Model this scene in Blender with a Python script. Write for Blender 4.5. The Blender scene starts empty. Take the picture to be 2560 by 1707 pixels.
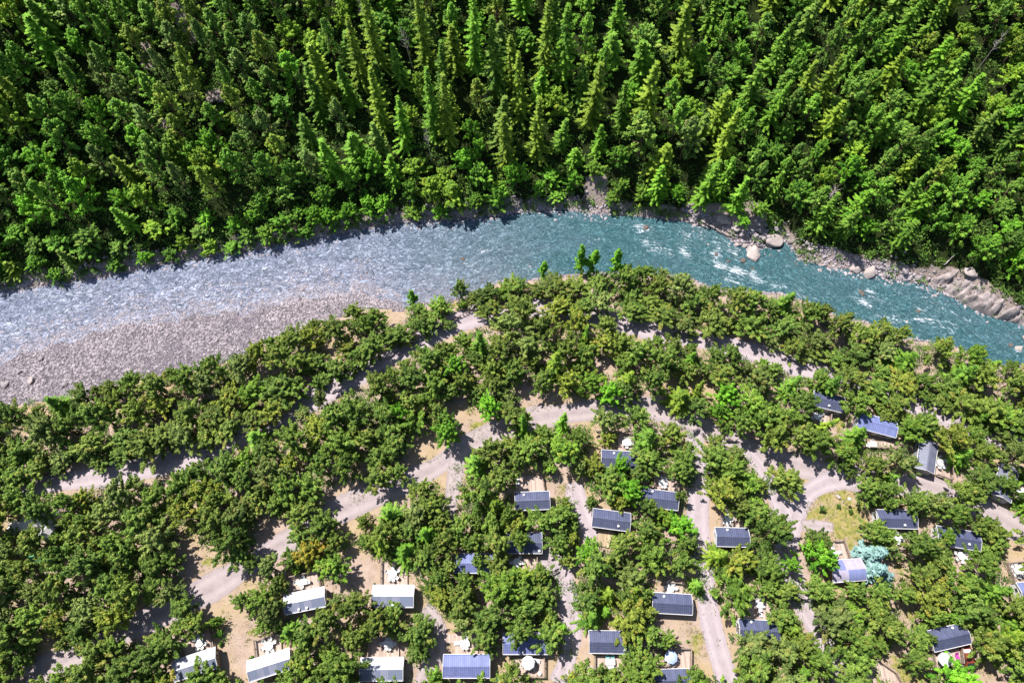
import bpy, bmesh, math, random
import numpy as np
from mathutils import Vector, Matrix

R = math.radians
sc = bpy.context.scene
col = sc.collection

# ------------------------------------------------------------------ camera, sky, sun, exposure
CAM_H, PITCH, FPX = 130.0, R(24.2), 2560 / 1.5
cam = bpy.data.cameras.new('camera')
cam.sensor_width = 36.0
cam.lens = 24.0
cam.clip_start = 1.0
cam.clip_end = 2000.0
camo = bpy.data.objects.new('camera', cam)
camo.location = (0, 0, CAM_H)
camo.rotation_euler = (PITCH, 0, 0)
col.objects.link(camo)
sc.camera = camo

SUN_EL = R(61)
SUN_AZ = Vector((-0.80, 0.60))                       # towards the sun on the ground plane
SUN_AZ.normalize()
sdir = Vector((SUN_AZ.x * math.cos(SUN_EL), SUN_AZ.y * math.cos(SUN_EL), math.sin(SUN_EL)))
w = bpy.data.worlds.new('World')
sc.world = w
w.use_nodes = True
wn = w.node_tree
sky = wn.nodes.new('ShaderNodeTexSky')
sky.sky_type = 'NISHITA'
sky.sun_disc = False
sky.sun_elevation = SUN_EL
sky.sun_rotation = math.atan2(SUN_AZ.x, SUN_AZ.y)
wn.links.new(sky.outputs[0], wn.nodes['Background'].inputs[0])
wn.nodes['Background'].inputs[1].default_value = 0.08
sun = bpy.data.lights.new('sun', 'SUN')
sun.energy = 4.8
sun.angle = R(0.5)
sun.color = (1.0, 0.965, 0.91)
suno = bpy.data.objects.new('sun', sun)
suno.rotation_euler = sdir.to_track_quat('Z', 'Y').to_euler()
suno.location = (0, 0, 200)
col.objects.link(suno)
sc.view_settings.view_transform = 'Standard'
sc.view_settings.look = 'None'
sc.view_settings.exposure = 0.95
sc.view_settings.gamma = 1.0
sc.cycles.max_bounces = 5
sc.cycles.diffuse_bounces = 2
sc.cycles.transparent_max_bounces = 6

# ------------------------------------------------------------------ survey: photo measurements -> ground points
CT, ST = math.cos(PITCH), math.sin(PITCH)


def at(px, py, z=0.0):
    """ground point (at height z) that was measured at pixel px, py of the 2560 px photograph"""
    sx = (px - 1280) / FPX
    sy = (853.5 - py) / FPX
    dy, dz = sy * CT + ST, sy * ST - CT
    t = (z - CAM_H) / dz
    return np.array([sx * t, dy * t, z])


def pix(x, y, z):
    dz = z - CAM_H
    cy = y * CT + dz * ST
    cz = -y * ST + dz * CT
    return 1280 + FPX * x / -cz, 853.5 - FPX * cy / -cz


VIEWS = {  # origin and scale of the enlarged crops the measurements were read from
    'c1': (0, 1100, .3872), 'c2': (640, 1100, .3872), 'c3': (1280, 1100, .3872), 'c4': (1920, 1100, .3872),
    'd1': (0, 600, .3872), 'd2': (640, 600, .3872), 'd3': (1280, 600, .3872), 'd4': (1920, 600, .3872),
    'e1': (0, 0, .3872), 'e2': (640, 0, .3872), 'e3': (1280, 0, .3872), 'e4': (1920, 0, .3872),
    'P1': (400, 1420, 1 / 5.4625), 'P2': (800, 1420, 1 / 5.4625), 'P3': (1100, 1200, 1 / 5.4625),
    'P4': (1100, 1420, 1 / 5.4625), 'P5': (1450, 1420, 1 / 5.4625), 'P6': (1450, 1180, 1 / 5.4625),
    'P7': (1800, 1420, 1 / 3.1225), 'P8': (2160, 1420, 1 / 3.1225), 'Q1': (2160, 1200, 1 / 3.1225),
    'Q2': (1950, 960, 1 / 3.1225), 'Q3': (2160, 1050, 1 / 3.1225), 'Q4': (1950, 1180, 1 / 3.1225),
    'Q5': (1750, 520, 1 / 3.1225), 'Q6': (2150, 620, 1 / 3.049), 'Q7': (0, 1200, 1 / 3.1225), 'Q8': (1400, 1050, 1 / 3.1225),
    'U': (0, 0, 2560 / 2352), 'S': (0, 0, 1.0)}


def vp(v, pts):
    ox, oy, k = VIEWS[v]
    return [(ox + x * k, oy + y * k) for x, y in pts]


# ------------------------------------------------------------------ terrain
rng = np.random.default_rng(7)


def curve(v, pts, z):
    q = np.array([at(x, y, z)[:2] for x, y in vp(v, pts)])
    q = q[np.argsort(q[:, 0])]
    return q


WATER = -1.6
cN = curve('U', [(0, 672), (120, 655), (250, 633), (380, 608), (560, 578), (700, 553), (830, 528), (930, 512), (1080, 503), (1200, 488),
                 (1280, 481), (1380, 492), (1480, 500), (1580, 512), (1640, 525), (1690, 560), (1740, 575), (1800, 545), (1840, 600),
                 (1900, 615), (1960, 622), (2050, 640), (2130, 655), (2200, 690), (2270, 720), (2352, 742)], WATER)
sb = (vp('d1', [(0, 1040), (150, 1010), (340, 980), (530, 940), (650, 900), (860, 850), (1040, 820), (1200, 800), (1410, 740)]) +
      vp('d2', [(0, 640), (160, 570), (300, 515), (450, 470), (610, 410), (740, 390), (900, 410), (1060, 370), (1240, 350), (1400, 310), (1520, 240), (1653, 200)]) +
      vp('d3', [(60, 225), (240, 190), (420, 180), (640, 170), (830, 165), (1050, 180), (1200, 210), (1300, 260), (1390, 270), (1560, 290)]) +
      vp('d4', [(0, 300), (130, 305), (350, 375), (520, 460), (690, 490), (900, 580), (1110, 625), (1310, 660), (1480, 760), (1653, 780)]))
cS = np.array([at(x, y, 2.2)[:2] for x, y in sb])
cS = cS[np.argsort(cS[:, 0])]
cW = np.array([at(x, y, WATER)[:2] for x, y in [(-200, 960), (0, 905), (120, 865), (232, 828), (426, 797), (640, 770), (730, 752), (800, 728), (870, 704), (930, 690)]])


def yN(x): return np.interp(x, cN[:, 0], cN[:, 1])
def yS(x): return np.interp(x, cS[:, 0], cS[:, 1])


def yW(x):
    a = np.interp(x, cW[:, 0], cW[:, 1]) + .55 * np.sin(x * .9) + .5 * np.sin(x * .37 + 1) + .3 * np.sin(x * 2.3)
    a = a - np.maximum(0, x - cW[-1, 0] + 14) * .35
    return np.maximum(a, yS(x) + 0.6)


def sstep(t):
    t = np.clip(t, 0, 1)
    return t * t * (3 - 2 * t)


def wob(x, y, s, k):
    r = np.random.default_rng(k)
    o = 0
    for i in range(5):
        a = r.uniform(0, 6.28)
        f = (1.9 ** i) / s
        o = o + np.sin((x * math.cos(a) + y * math.sin(a)) * f + r.uniform(0, 6.28)) / (1.6 ** i)
    return o / 2.0


def hgt(x, y):
    x = np.asarray(x, float)
    y = np.asarray(y, float)
    n, s, wl = yN(x), yS(x), yW(x)
    h = np.zeros(np.broadcast(x, y).shape)
    bank = sstep((y - (s - 2.6)) / 2.6)                       # campsite edge down to the river
    bar = -1.05 + (-0.57) * np.clip((y - s) / np.maximum(wl - s, .5), 0, 1)
    h = h * (1 - bank) + bank * bar
    t = np.clip((y - wl) / np.maximum(n - wl, 1), 0, 1)
    bed = WATER - 0.03 - 0.9 * np.sin(np.pi * t) ** 0.7
    h = np.where(y > wl, bed, h)
    d = y - n
    slope = 0.60 + 0.06 * np.sin(x / 31.0 + .6)
    up = WATER + 0.1 + 2.6 * sstep(d / 4.0) + slope * np.maximum(d - 3, 0) + wob(x, y, 6, 3) * np.clip(d / 12, 0, 1) * 1.6 + wob(x, y, 1.6, 4) * np.clip(d / 4, 0, .25)
    up = np.minimum(up, 95 + 0.12 * d)
    return np.where(d > 0, up, h)


def on_ground(px, py, dz):
    """point on the terrain whose spot dz above ground was measured at this pixel"""
    z = dz
    for _ in range(30):
        p = at(px, py, z)
        z = 0.5 * z + 0.5 * (float(hgt(p[0], p[1])) + dz)
    p = at(px, py, z)
    return np.array([p[0], p[1], float(hgt(p[0], p[1]))])


# ------------------------------------------------------------------ object helpers
def tag(o, label=None, cat=None, group=None, kind=None):
    if label: o['label'] = label
    if cat: o['category'] = cat
    if group: o['group'] = group
    if kind: o['kind'] = kind
    return o


def empty(name, loc=(0, 0, 0), rz=0.0, link=True):
    o = bpy.data.objects.new(name, None)
    o.location = loc
    o.rotation_euler = (0, 0, rz)
    o.empty_display_size = 0.3
    if link: col.objects.link(o)
    return o


def meshobj(name, verts, faces, mat, parent=None, link=True, attrs=None, smooth=False):
    me = bpy.data.meshes.new(name)
    verts = np.asarray(verts, dtype=np.float32)
    if isinstance(faces, np.ndarray):
        nf, k = faces.shape
        me.vertices.add(len(verts))
        me.vertices.foreach_set('co', verts.ravel())
        me.loops.add(nf * k)
        me.loops.foreach_set('vertex_index', faces.astype(np.int32).ravel())
        me.polygons.add(nf)
        me.polygons.foreach_set('loop_start', np.arange(0, nf * k, k, dtype=np.int32))
        me.polygons.foreach_set('loop_total', np.full(nf, k, dtype=np.int32))
        me.update(calc_edges=True)
    else:
        me.from_pydata([tuple(v) for v in verts.tolist()], [], faces)
    for an, (dom, arr) in (attrs or {}).items():
        a = me.attributes.new(an, 'FLOAT', dom)
        a.data.foreach_set('value', np.asarray(arr, dtype=np.float32))
    for m in (mat if isinstance(mat, (list, tuple)) else [mat]):
        me.materials.append(m)
    if smooth:
        me.polygons.foreach_set('use_smooth', np.ones(len(me.polygons), dtype=bool))
    o = bpy.data.objects.new(name, me)
    if parent is not None: o.parent = parent
    if link: col.objects.link(o)
    return o


class MB:
    def __init__(self): self.v, self.f = [], []

    def add(self, vs, fs):
        b = len(self.v)
        self.v += [tuple(map(float, q)) for q in vs]
        self.f += [tuple(b + i for i in q) for q in fs]

    def box(self, c, s, rz=0.0, bev=0.0):
        x, y, z = (q / 2 for q in s)
        co, si = math.cos(rz), math.sin(rz)
        vs = []
        for dz in (-z, z):
            for dx, dy in ((-x, -y), (x, -y), (x, y), (-x, y)):
                vs.append((c[0] + dx * co - dy * si, c[1] + dx * si + dy * co, c[2] + dz))
        self.add(vs, [(0, 3, 2, 1), (4, 5, 6, 7), (0, 1, 5, 4), (1, 2, 6, 5), (2, 3, 7, 6), (3, 0, 4, 7)])
        return self

    def bar(self, a, b, wd, ht):
        a, b = Vector(a), Vector(b)
        d = (b - a)
        if d.length < 1e-4: return self
        d.normalize()
        u = d.cross(Vector((0, 0, 1)))
        u = Vector((1, 0, 0)) if u.length < 1e-3 else u.normalized()
        n = u.cross(d)
        vs = []
        for p in (a, b):
            for i, j in ((-1, -1), (1, -1), (1, 1), (-1, 1)):
                vs.append(p + u * (i * wd / 2) + n * (j * ht / 2))
        self.add(vs, [(0, 1, 2, 3), (7, 6, 5, 4), (0, 4, 5, 1), (1, 5, 6, 2), (2, 6, 7, 3), (3, 7, 4, 0)])
        return self

    def tube(self, pts, rad, n=6):
        pts = [Vector(p) for p in pts]
        if not hasattr(rad, '__len__'): rad = [rad] * len(pts)
        vs, fs = [], []
        for i, p in enumerate(pts):
            d = (pts[min(i + 1, len(pts) - 1)] - pts[max(i - 1, 0)]).normalized()
            u = d.cross(Vector((0.13, 0.2, 1)))
            u = u.normalized() if u.length > 1e-3 else Vector((1, 0, 0))
            q = d.cross(u)
            for k in range(n):
                a = 2 * math.pi * k / n
                vs.append(p + (u * math.cos(a) + q * math.sin(a)) * rad[i])
        for i in range(len(pts) - 1):
            for k in range(n):
                k2 = (k + 1) % n
                fs.append((i * n + k, i * n + k2, (i + 1) * n + k2, (i + 1) * n + k))
        fs.append(tuple(range(n - 1, -1, -1)))
        fs.append(tuple((len(pts) - 1) * n + k for k in range(n)))
        self.add(vs, fs)
        return self

    def lathe(self, c, prof, n=16):
        vs, fs = [], []
        for r_, z in prof:
            for k in range(n):
                a = 2 * math.pi * k / n
                vs.append((c[0] + r_ * math.cos(a), c[1] + r_ * math.sin(a), c[2] + z))
        for i in range(len(prof) - 1):
            for k in range(n):
                k2 = (k + 1) % n
                fs.append((i * n + k, i * n + k2, (i + 1) * n + k2, (i + 1) * n + k))
        fs.append(tuple(range(n - 1, -1, -1)))
        fs.append(tuple((len(prof) - 1) * n + k for k in range(n)))
        self.add(vs, fs)
        return self

    def prism(self, poly, z0, z1):
        n = len(poly)
        vs = [(x, y, z0) for x, y in poly] + [(x, y, z1) for x, y in poly]
        self.add(vs, [tuple(range(n - 1, -1, -1)), tuple(range(n, 2 * n))] + [(i, (i + 1) % n, n + (i + 1) % n, n + i) for i in range(n)])
        return self

    def build(self, name, mat, parent=None, link=True, smooth=False):
        return meshobj(name, self.v, self.f, mat, parent, link, smooth=smooth)


# ------------------------------------------------------------------ material helpers
class NT:
    def __init__(self, name):
        self.m = bpy.data.materials.new(name)
        self.m.use_nodes = True
        self.t = self.m.node_tree
        self.b = self.t.nodes['Principled BSDF']
        self.out = self.t.nodes['Material Output']

    def n(self, typ, **kw):
        nd = self.t.nodes.new('ShaderNode' + typ)
        for k, v in kw.items():
            if k.startswith('i_'):
                nd.inputs[k[2:].replace('_', ' ')].default_value = v
            else:
                setattr(nd, k, v)
        return nd

    def l(self, a, b): self.t.links.new(a, b)

    def coord(self, kind='Object'): return self.n('TexCoord').outputs[kind]

    def noise(self, vec, scale, detail=4, rough=.6, dist=0.0):
        nd = self.n('TexNoise', i_Scale=scale, i_Detail=detail, i_Roughness=rough, i_Distortion=dist)
        if vec is not None: self.l(vec, nd.inputs['Vector'])
        return nd.outputs['Fac']

    def ramp(self, fac, stops):
        nd = self.n('ValToRGB')
        e = nd.color_ramp.elements
        while len(e) < len(stops): e.new(0.5)
        for q, (p, c) in zip(e, stops):
            q.position = p
            q.color = (c, c, c, 1) if not hasattr(c, '__len__') else (*c, 1)
        self.l(fac, nd.inputs[0])
        return nd.outputs[0]

    def mix(self, fac, a, b, blend='MIX'):
        nd = self.n('Mix', data_type='RGBA', blend_type=blend)
        for s, v in ((0, fac), (6, a), (7, b)):
            if isinstance(v, (int, float)): nd.inputs[s].default_value = v if s == 0 else (v, v, v, 1)
            elif hasattr(v, '__len__'): nd.inputs[s].default_value = (*v, 1)
            else: self.l(v, nd.inputs[s])
        return nd.outputs[2]

    def math(self, op, a, b=0.0, clamp=False):
        nd = self.n('Math', operation=op, use_clamp=clamp)
        for s, v in ((0, a), (1, b)):
            if isinstance(v, (int, float)): nd.inputs[s].default_value = v
            else: self.l(v, nd.inputs[s])
        return nd.outputs[0]

    def attr(self, name): return self.n('Attribute', attribute_name=name).outputs['Fac']

    def bump(self, h, strength, dist=0.1):
        nd = self.n('Bump', i_Strength=strength, i_Distance=dist)
        self.l(h, nd.inputs['Height'])
        self.l(nd.outputs[0], self.b.inputs['Normal'])

    def base(self, c, rough=.8, spec=.3):
        if hasattr(c, '__len__'): self.b.inputs['Base Color'].default_value = (*c, 1)
        else: self.l(c, self.b.inputs['Base Color'])
        self.b.inputs['Roughness'].default_value = rough
        self.b.inputs['Specular IOR Level'].default_value = spec
        return self.m


DIM = .8


def dim(c): return tuple(q * DIM for q in c)


def plain(name, c, rough=.7, spec=.3, var=.25, scale=3.0):
    t = NT(name)
    c = dim(c)
    f = t.noise(t.coord(), scale, 5, .65)
    lo = tuple(q * (1 - var) for q in c)
    hi = tuple(min(1, q * (1 + var)) for q in c)
    return t.base(t.mix(t.ramp(f, [(.3, 0.0), (.7, 1.0)]), lo, hi), rough, spec)


def foliage(name, dark, light, accent, trans=.3):
    """leaf material: leaves of one crown vary clump by clump ('tint' of the leaves) and tree by tree (object colour)"""
    t = NT(name)
    ti = t.attr('tint')
    c = t.mix(t.ramp(ti, [(0.0, 0.0), (.8, 1.0)]), dark, light)
    c = t.mix(t.ramp(ti, [(.86, 0.0), (.97, 1.0)]), c, accent)
    oc = t.n('ObjectInfo')
    c = t.mix(1.0, c, oc.outputs['Color'], 'MULTIPLY')
    t.base(c, .65, .25)
    tr = t.n('BsdfTranslucent')
    t.l(c, tr.inputs[0])
    mx = t.n('MixShader', i_Fac=trans)
    t.l(t.b.outputs[0], mx.inputs[1])
    t.l(tr.outputs[0], mx.inputs[2])
    t.l(mx.outputs[0], t.out.inputs[0])
    return t.m


M = {}
M['pine'] = foliage('pine_needles', (.055, .105, .016), (.245, .325, .06), (.27, .28, .06), .22)
M['spruce'] = foliage('spruce_needles', (.05, .13, .01), (.245, .385, .045), (.28, .36, .05), .25)
M['broad'] = foliage('broad_leaves', (.05, .14, .013), (.24, .43, .045), (.27, .39, .05), .27)
M['leafy'] = foliage('camp_leaves', (.055, .105, .016), (.25, .335, .055), (.26, .27, .05), .25)
M['larch'] = foliage('larch_needles', (.06, .15, .018), (.27, .41, .065), (.30, .36, .08), .27)
M['bluespruce'] = foliage('blue_spruce_needles', (.10, .19, .17), (.27, .42, .40), (.40, .55, .55), .15)
M['shrub'] = foliage('shrub_leaves', (.03, .08, .012), (.14, .26, .035), (.24, .25, .05), .25)
M['bark'] = plain('bark', (.13, .085, .06), .9, .1, .4, 6)
M['deadwood'] = plain('dead_wood', (.42, .36, .33), .85, .1, .3, 8)
M['wall_white'] = plain('white_cladding', (.74, .73, .72), .6, .3, .06, 1.2)
M['wall_grey'] = plain('grey_cladding', (.36, .37, .39), .6, .3, .08, 1.2)
M['wall_brown'] = plain('brown_boards', (.23, .17, .12), .8, .2, .15, 3)
M['trim'] = plain('pale_trim', (.70, .68, .68), .5, .4, .06, 2)
M['glass'] = plain('window_glass', (.03, .035, .045), .12, .6, .1, 1)
M['white_plastic'] = plain('white_plastic', (.70, .695, .69), .45, .4, .04, 2)
M['teal_plastic'] = plain('teal_plastic', (.20, .50, .50), .45, .4, .08, 2)
M['blue_cloth'] = plain('blue_patterned_cloth', (.45, .55, .80), .8, .2, .45, 5)
M['magenta'] = plain('magenta_cloth', (.42, .06, .33), .7, .2, .1, 4)
M['green_cloth'] = plain('green_tarpaulin', (.03, .16, .11), .5, .3, .3, 2)
M['light_green_cloth'] = plain('light_green_tarpaulin', (.18, .50, .25), .5, .3, .2, 2)
M['rail'] = plain('weathered_rail_wood', (.30, .23, .19), .85, .15, .25, 4)
M['metal'] = plain('grey_metal', (.45, .46, .48), .4, .5, .1, 3)
M['rubber'] = plain('black_rubber', (.02, .02, .02), .8, .2, .2, 4)
M['car_paint'] = plain('rust_red_paint', (.21, .045, .025), .35, .5, .18, 2)
M['lamp_glass'] = plain('white_lamp_globe', (.85, .86, .86), .3, .5, .03, 2)
M['tent'] = plain('white_canvas', (.72, .69, .68), .8, .2, .1, 1.5)


def roof_mat(name, c, line, gx=.33, gy=0.0, var=.14, rough=.5, panels=None):
    """sheet or tile roof: narrow dark joints every gx along the house and every gy down the slope"""
    t = NT(name)
    c, line = dim(c), dim(line)
    co = t.coord()
    sp = t.n('SeparateXYZ')
    t.l(co, sp.inputs[0])
    fx = t.math('FRACT', t.math('MULTIPLY', sp.outputs[0], 1 / gx))
    j = t.math('LESS_THAN', fx, .22)
    if gy:
        fy = t.math('FRACT', t.math('MULTIPLY', sp.outputs[1], 1 / gy))
        j = t.math('MAXIMUM', j, t.math('MULTIPLY', t.math('LESS_THAN', fy, .2), .8))
    cell = t.n('TexWhiteNoise', noise_dimensions='2D')
    sv = t.n('CombineXYZ')
    t.l(t.math('FLOOR', t.math('MULTIPLY', sp.outputs[0], 1 / gx)), sv.inputs[0])
    t.l(t.math('FLOOR', t.math('MULTIPLY', sp.outputs[1], 1 / (gy or 3.0))), sv.inputs[1])
    t.l(sv.outputs[0], cell.inputs['Vector'])
    b = t.mix(cell.outputs['Value'], tuple(q * (1 - var) for q in c), tuple(min(1, q * (1 + var)) for q in c))
    st = t.ramp(t.noise(co, .9, 7, .75), [(.35, 0.0), (.75, .8)])
    b = t.mix(st, b, tuple(q * .6 for q in c))
    b = t.mix(t.ramp(t.noise(co, 2.6, 5, .8), [(.62, 0.0), (.70, .7)]), b, (.10, .085, .05))
    if panels:
        lo, hi, pc = panels
        for a0, a1 in zip(lo, hi):
            inside = t.math('MULTIPLY', t.math('GREATER_THAN', sp.outputs[0], a0), t.math('LESS_THAN', sp.outputs[0], a1))
            b = t.mix(inside, b, pc)
    b = t.mix(t.math('MULTIPLY', j, .75), b, line)
    t.base(b, rough, .4)
    return t.m


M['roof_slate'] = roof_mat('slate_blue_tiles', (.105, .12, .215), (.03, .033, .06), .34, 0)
M['roof_slate_shaded'] = roof_mat('slate_blue_tiles_shaded', (.085, .098, .175), (.022, .024, .045), .34, .36)  # same slate tiles, darkened: shade of the lower pitch put into the colour
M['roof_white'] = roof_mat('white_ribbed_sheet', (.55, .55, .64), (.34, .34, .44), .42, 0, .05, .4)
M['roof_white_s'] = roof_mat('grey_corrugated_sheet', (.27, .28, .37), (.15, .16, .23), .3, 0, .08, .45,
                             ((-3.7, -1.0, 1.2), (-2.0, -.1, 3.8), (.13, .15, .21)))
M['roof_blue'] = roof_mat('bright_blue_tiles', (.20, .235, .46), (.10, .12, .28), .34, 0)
M['roof_blue_shaded'] = roof_mat('bright_blue_tiles_shaded', (.165, .19, .39), (.075, .09, .22), .34, .36)  # same blue tiles; the lower pitch's shade is painted in as darker colour
M['roof_lav'] = roof_mat('lavender_sheet', (.47, .42, .54), (.36, .32, .43), .5, 0, .06)
M['roof_lav_panel'] = roof_mat('blue_grey_sheet', (.22, .25, .47), (.15, .17, .34), .34, 0, .08)
M['roof_grey'] = roof_mat('grey_felt_sheet', (.17, .18, .25), (.11, .115, .17), .6, 0, .1)


def deck_mat(name, c):
    t = NT(name)
    c = dim(c)
    co = t.coord()
    sp = t.n('SeparateXYZ')
    t.l(co, sp.inputs[0])
    k = t.math('MULTIPLY', sp.outputs[0], 1 / .24)
    cell = t.n('TexWhiteNoise', noise_dimensions='1D')
    t.l(t.math('FLOOR', k), cell.inputs['W'])
    b = t.mix(cell.outputs['Value'], tuple(q * .72 for q in c), tuple(q * 1.2 for q in c))
    f = t.ramp(t.noise(co, 2.2, 6, .7), [(.35, 0.0), (.8, .6)])
    b = t.mix(f, b, tuple(q * .65 for q in c))
    b = t.mix(t.math('MULTIPLY', t.math('LESS_THAN', t.math('FRACT', k), .16), .7), b, tuple(q * .3 for q in c))
    return t.base(b, .8, .2)


M['deck'] = deck_mat('deck_boards', (.53, .405, .345))
M['deck_new'] = deck_mat('yellow_deck_boards', (.52, .40, .26))


# ground: soil with gravel speckle, dry grass and litter
def ground_mat():
    t = NT('campsite_soil')
    co = t.coord()
    big = t.noise(co, .09, 4, .6)
    mid = t.noise(co, .5, 5, .65)
    fine = t.noise(co, 4.5, 3, .7)
    c = t.mix(t.ramp(mid, [(.3, 0.0), (.7, 1.0)]), (.265, .19, .15), (.365, .28, .235))
    c = t.mix(t.ramp(big, [(.45, 0.0), (.62, .75)]), c, (.32, .24, .125))
    g = t.attr('grass')
    gm = t.math('ADD', g, t.math('MULTIPLY', t.math('SUBTRACT', mid, .5), 1.3))
    c = t.mix(t.ramp(gm, [(.45, 0.0), (.62, 1.0)]), c, t.mix(t.ramp(t.noise(co, 1.3, 5, .7), [(.38, 0.0), (.66, 1.0)]), (.29, .23, .085), (.125, .155, .03)))
    sp = t.n('TexVoronoi', i_Scale=3.2)
    t.l(co, sp.inputs['Vector'])
    st = t.attr('stony')
    pm = t.math('MULTIPLY', t.ramp(sp.outputs['Distance'], [(.2, 1.0), (.34, 0.0)]), t.ramp(t.math('ADD', st, t.math('SUBTRACT', t.noise(co, .8, 3, .6), .5)), [(.42, .06), (.6, .8)]))
    c = t.mix(pm, c, t.mix(fine, (.09, .075, .055), (.20, .18, .10)))
    c = t.mix(t.ramp(fine, [(.55, 0.0), (.8, .5)]), c, (.13, .10, .07))
    t.bump(t.mix(.5, fine, mid), .5, .12)
    return t.base(c, .95, .1)


def hill_mat():
    t = NT('shaded_forest_floor')
    co = t.coord()
    c = t.mix(t.ramp(t.noise(co, .35, 5, .65), [(.35, 0.0), (.65, 1.0)]), (.010, .016, .005), (.032, .045, .011))  # near-black tone paints the deep tree shade into the floor colour
    bare = t.ramp(t.math('ADD', t.attr('rocky'), t.math('SUBTRACT', t.noise(co, .45, 5, .7), .5)), [(.42, 0.0), (.58, 1.0)])
    c = t.mix(bare, c, t.mix(t.noise(co, 2.2, 5, .75), (.17, .125, .10), (.40, .33, .30)))
    t.bump(t.noise(co, 1.6, 6, .75), .8, .5)
    return t.base(c, .95, .1)


def bed_mat():
    t = NT('river_gravel')
    co = t.coord()
    v = t.n('TexVoronoi', i_Scale=1.7, i_Randomness=1.0)
    t.l(co, v.inputs['Vector'])
    v2 = t.n('TexVoronoi', i_Scale=4.2)
    t.l(co, v2.inputs['Vector'])
    cell = t.n('SeparateColor')
    t.l(v.outputs['Color'], cell.inputs[0])
    c = t.mix(cell.outputs[0], (.17, .14, .16), (.37, .315, .345))
    c = t.mix(t.ramp(v.outputs['Distance'], [(.38, 0.0), (.62, .75)]), c, (.045, .04, .045))
    c = t.mix(t.ramp(t.noise(co, .12, 5, .6), [(.45, 0.0), (.62, .8)]), c, (.11, .095, .115))
    t.bump(t.math('ADD', t.math('MULTIPLY', v.outputs['Distance'], -1.0), t.math('MULTIPLY', v2.outputs['Distance'], -.4)), 1.0, .35)
    return t.base(c, .85, .25)


def road_mat(name, a, b):
    t = NT(name)
    a, b = dim(a), dim(b)
    co = t.coord()
    n1 = t.noise(co, .6, 5, .7)
    n2 = t.noise(co, 5.0, 4, .75)
    c = t.mix(t.ramp(n1, [(.3, 0.0), (.7, 1.0)]), a, b)
    c = t.mix(t.ramp(n2, [(.52, 0.0), (.78, .55)]), c, tuple(q * .5 for q in a))
    tr = t.attr('track')
    c = t.mix(t.math('MULTIPLY', tr, .55), c, tuple(min(1, q * 1.18) for q in b))
    t.bump(n2, .45, .08)
    t.base(c, .95, .1)
    # worn, ragged edges: the sheet thins out where its gravel gives way to soil
    al = t.ramp(t.math('ADD', t.attr('inner'), t.math('MULTIPLY', t.math('SUBTRACT', t.mix(.5, n2, t.noise(co, 1.4, 4, .7)), .5), 1.5)), [(.34, 0.0), (.44, 1.0)])
    t.l(al, t.b.inputs['Alpha'])
    return t.m


def water_mat():
    t = NT('river_water')
    fl = t.n('Attribute', attribute_name='flow').outputs['Vector']
    deep, foam = t.attr('deep'), t.attr('foam')

    def fnoise(sx, sy, scale, detail, rough, dist):
        mp = t.n('Mapping')
        mp.inputs['Scale'].default_value = (sx, sy, 1)
        t.l(fl, mp.inputs['Vector'])
        return t.noise(mp.outputs[0], scale, detail, rough, dist)
    rip = fnoise(.75, 1.25, 1.1, 6, .72, 1.8)
    rip2 = fnoise(.34, 1.9, .8, 6, .72, 1.6)
    broad = fnoise(.35, 1.0, .12, 4, .6, .8)
    base = t.mix(t.math('ADD', deep, t.math('MULTIPLY', t.math('SUBTRACT', broad, .5), .7), clamp=True), (.105, .125, .19), (.010, .062, .077))
    base = t.mix(t.math('MULTIPLY', t.attr('shal'), t.ramp(t.noise(t.coord(), .35, 5, .7), [(.3, .25), (.62, 1.0)])), base, (.20, .172, .205))
    dk = t.mix(deep, (.028, .05, .07), (.005, .040, .050))
    lt = t.mix(deep, (.34, .37, .48), (.085, .20, .235))
    amp = t.mix(deep, .95, .75)
    c = t.mix(t.math('MULTIPLY', t.ramp(rip, [(.40, 1.0), (.47, 0.0)]), amp), base, dk)
    c = t.mix(t.math('MULTIPLY', t.ramp(rip, [(.52, 0.0), (.60, 1.0)]), amp), c, lt)
    fm = t.math('ADD', foam, t.math('MULTIPLY', t.math('SUBTRACT', rip2, .5), 2.9))
    fm = t.math('ADD', fm, t.math('MULTIPLY', t.math('SUBTRACT', rip, .5), 1.7))
    c = t.mix(t.ramp(fm, [(.42, 0.0), (.95, 1.0)]), c, (.62, .66, .72))
    t.bump(t.math('ADD', rip, rip2), .55, .5)
    return t.base(c, .3, .35)


def rock_mat(name, a, b, scale=1.0):
    t = NT(name)
    a, b = dim(a), dim(b)
    co = t.coord()
    n1 = t.noise(co, .7 * scale, 7, .7, .6)
    n2 = t.noise(co, 3.5 * scale, 5, .75)
    c = t.mix(t.ramp(n1, [(.32, 0.0), (.68, 1.0)]), a, b)
    mp = t.n('Mapping')
    mp.inputs['Rotation'].default_value = (.4, .3, .75)
    mp.inputs['Scale'].default_value = (.5, 3.2, 2.2)
    t.l(co, mp.inputs['Vector'])
    cr = t.noise(mp.outputs[0], .8 * scale, 6, .7, .5)
    c = t.mix(t.ramp(cr, [(.30, .8), (.42, 0.0)]), c, tuple(q * .35 for q in a))
    c = t.mix(t.ramp(n2, [(.6, 0.0), (.8, .5)]), c, tuple(q * .6 for q in a))
    t.bump(t.mix(.5, n2, cr), .8, .25)
    return t.base(c, .9, .15)


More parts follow.
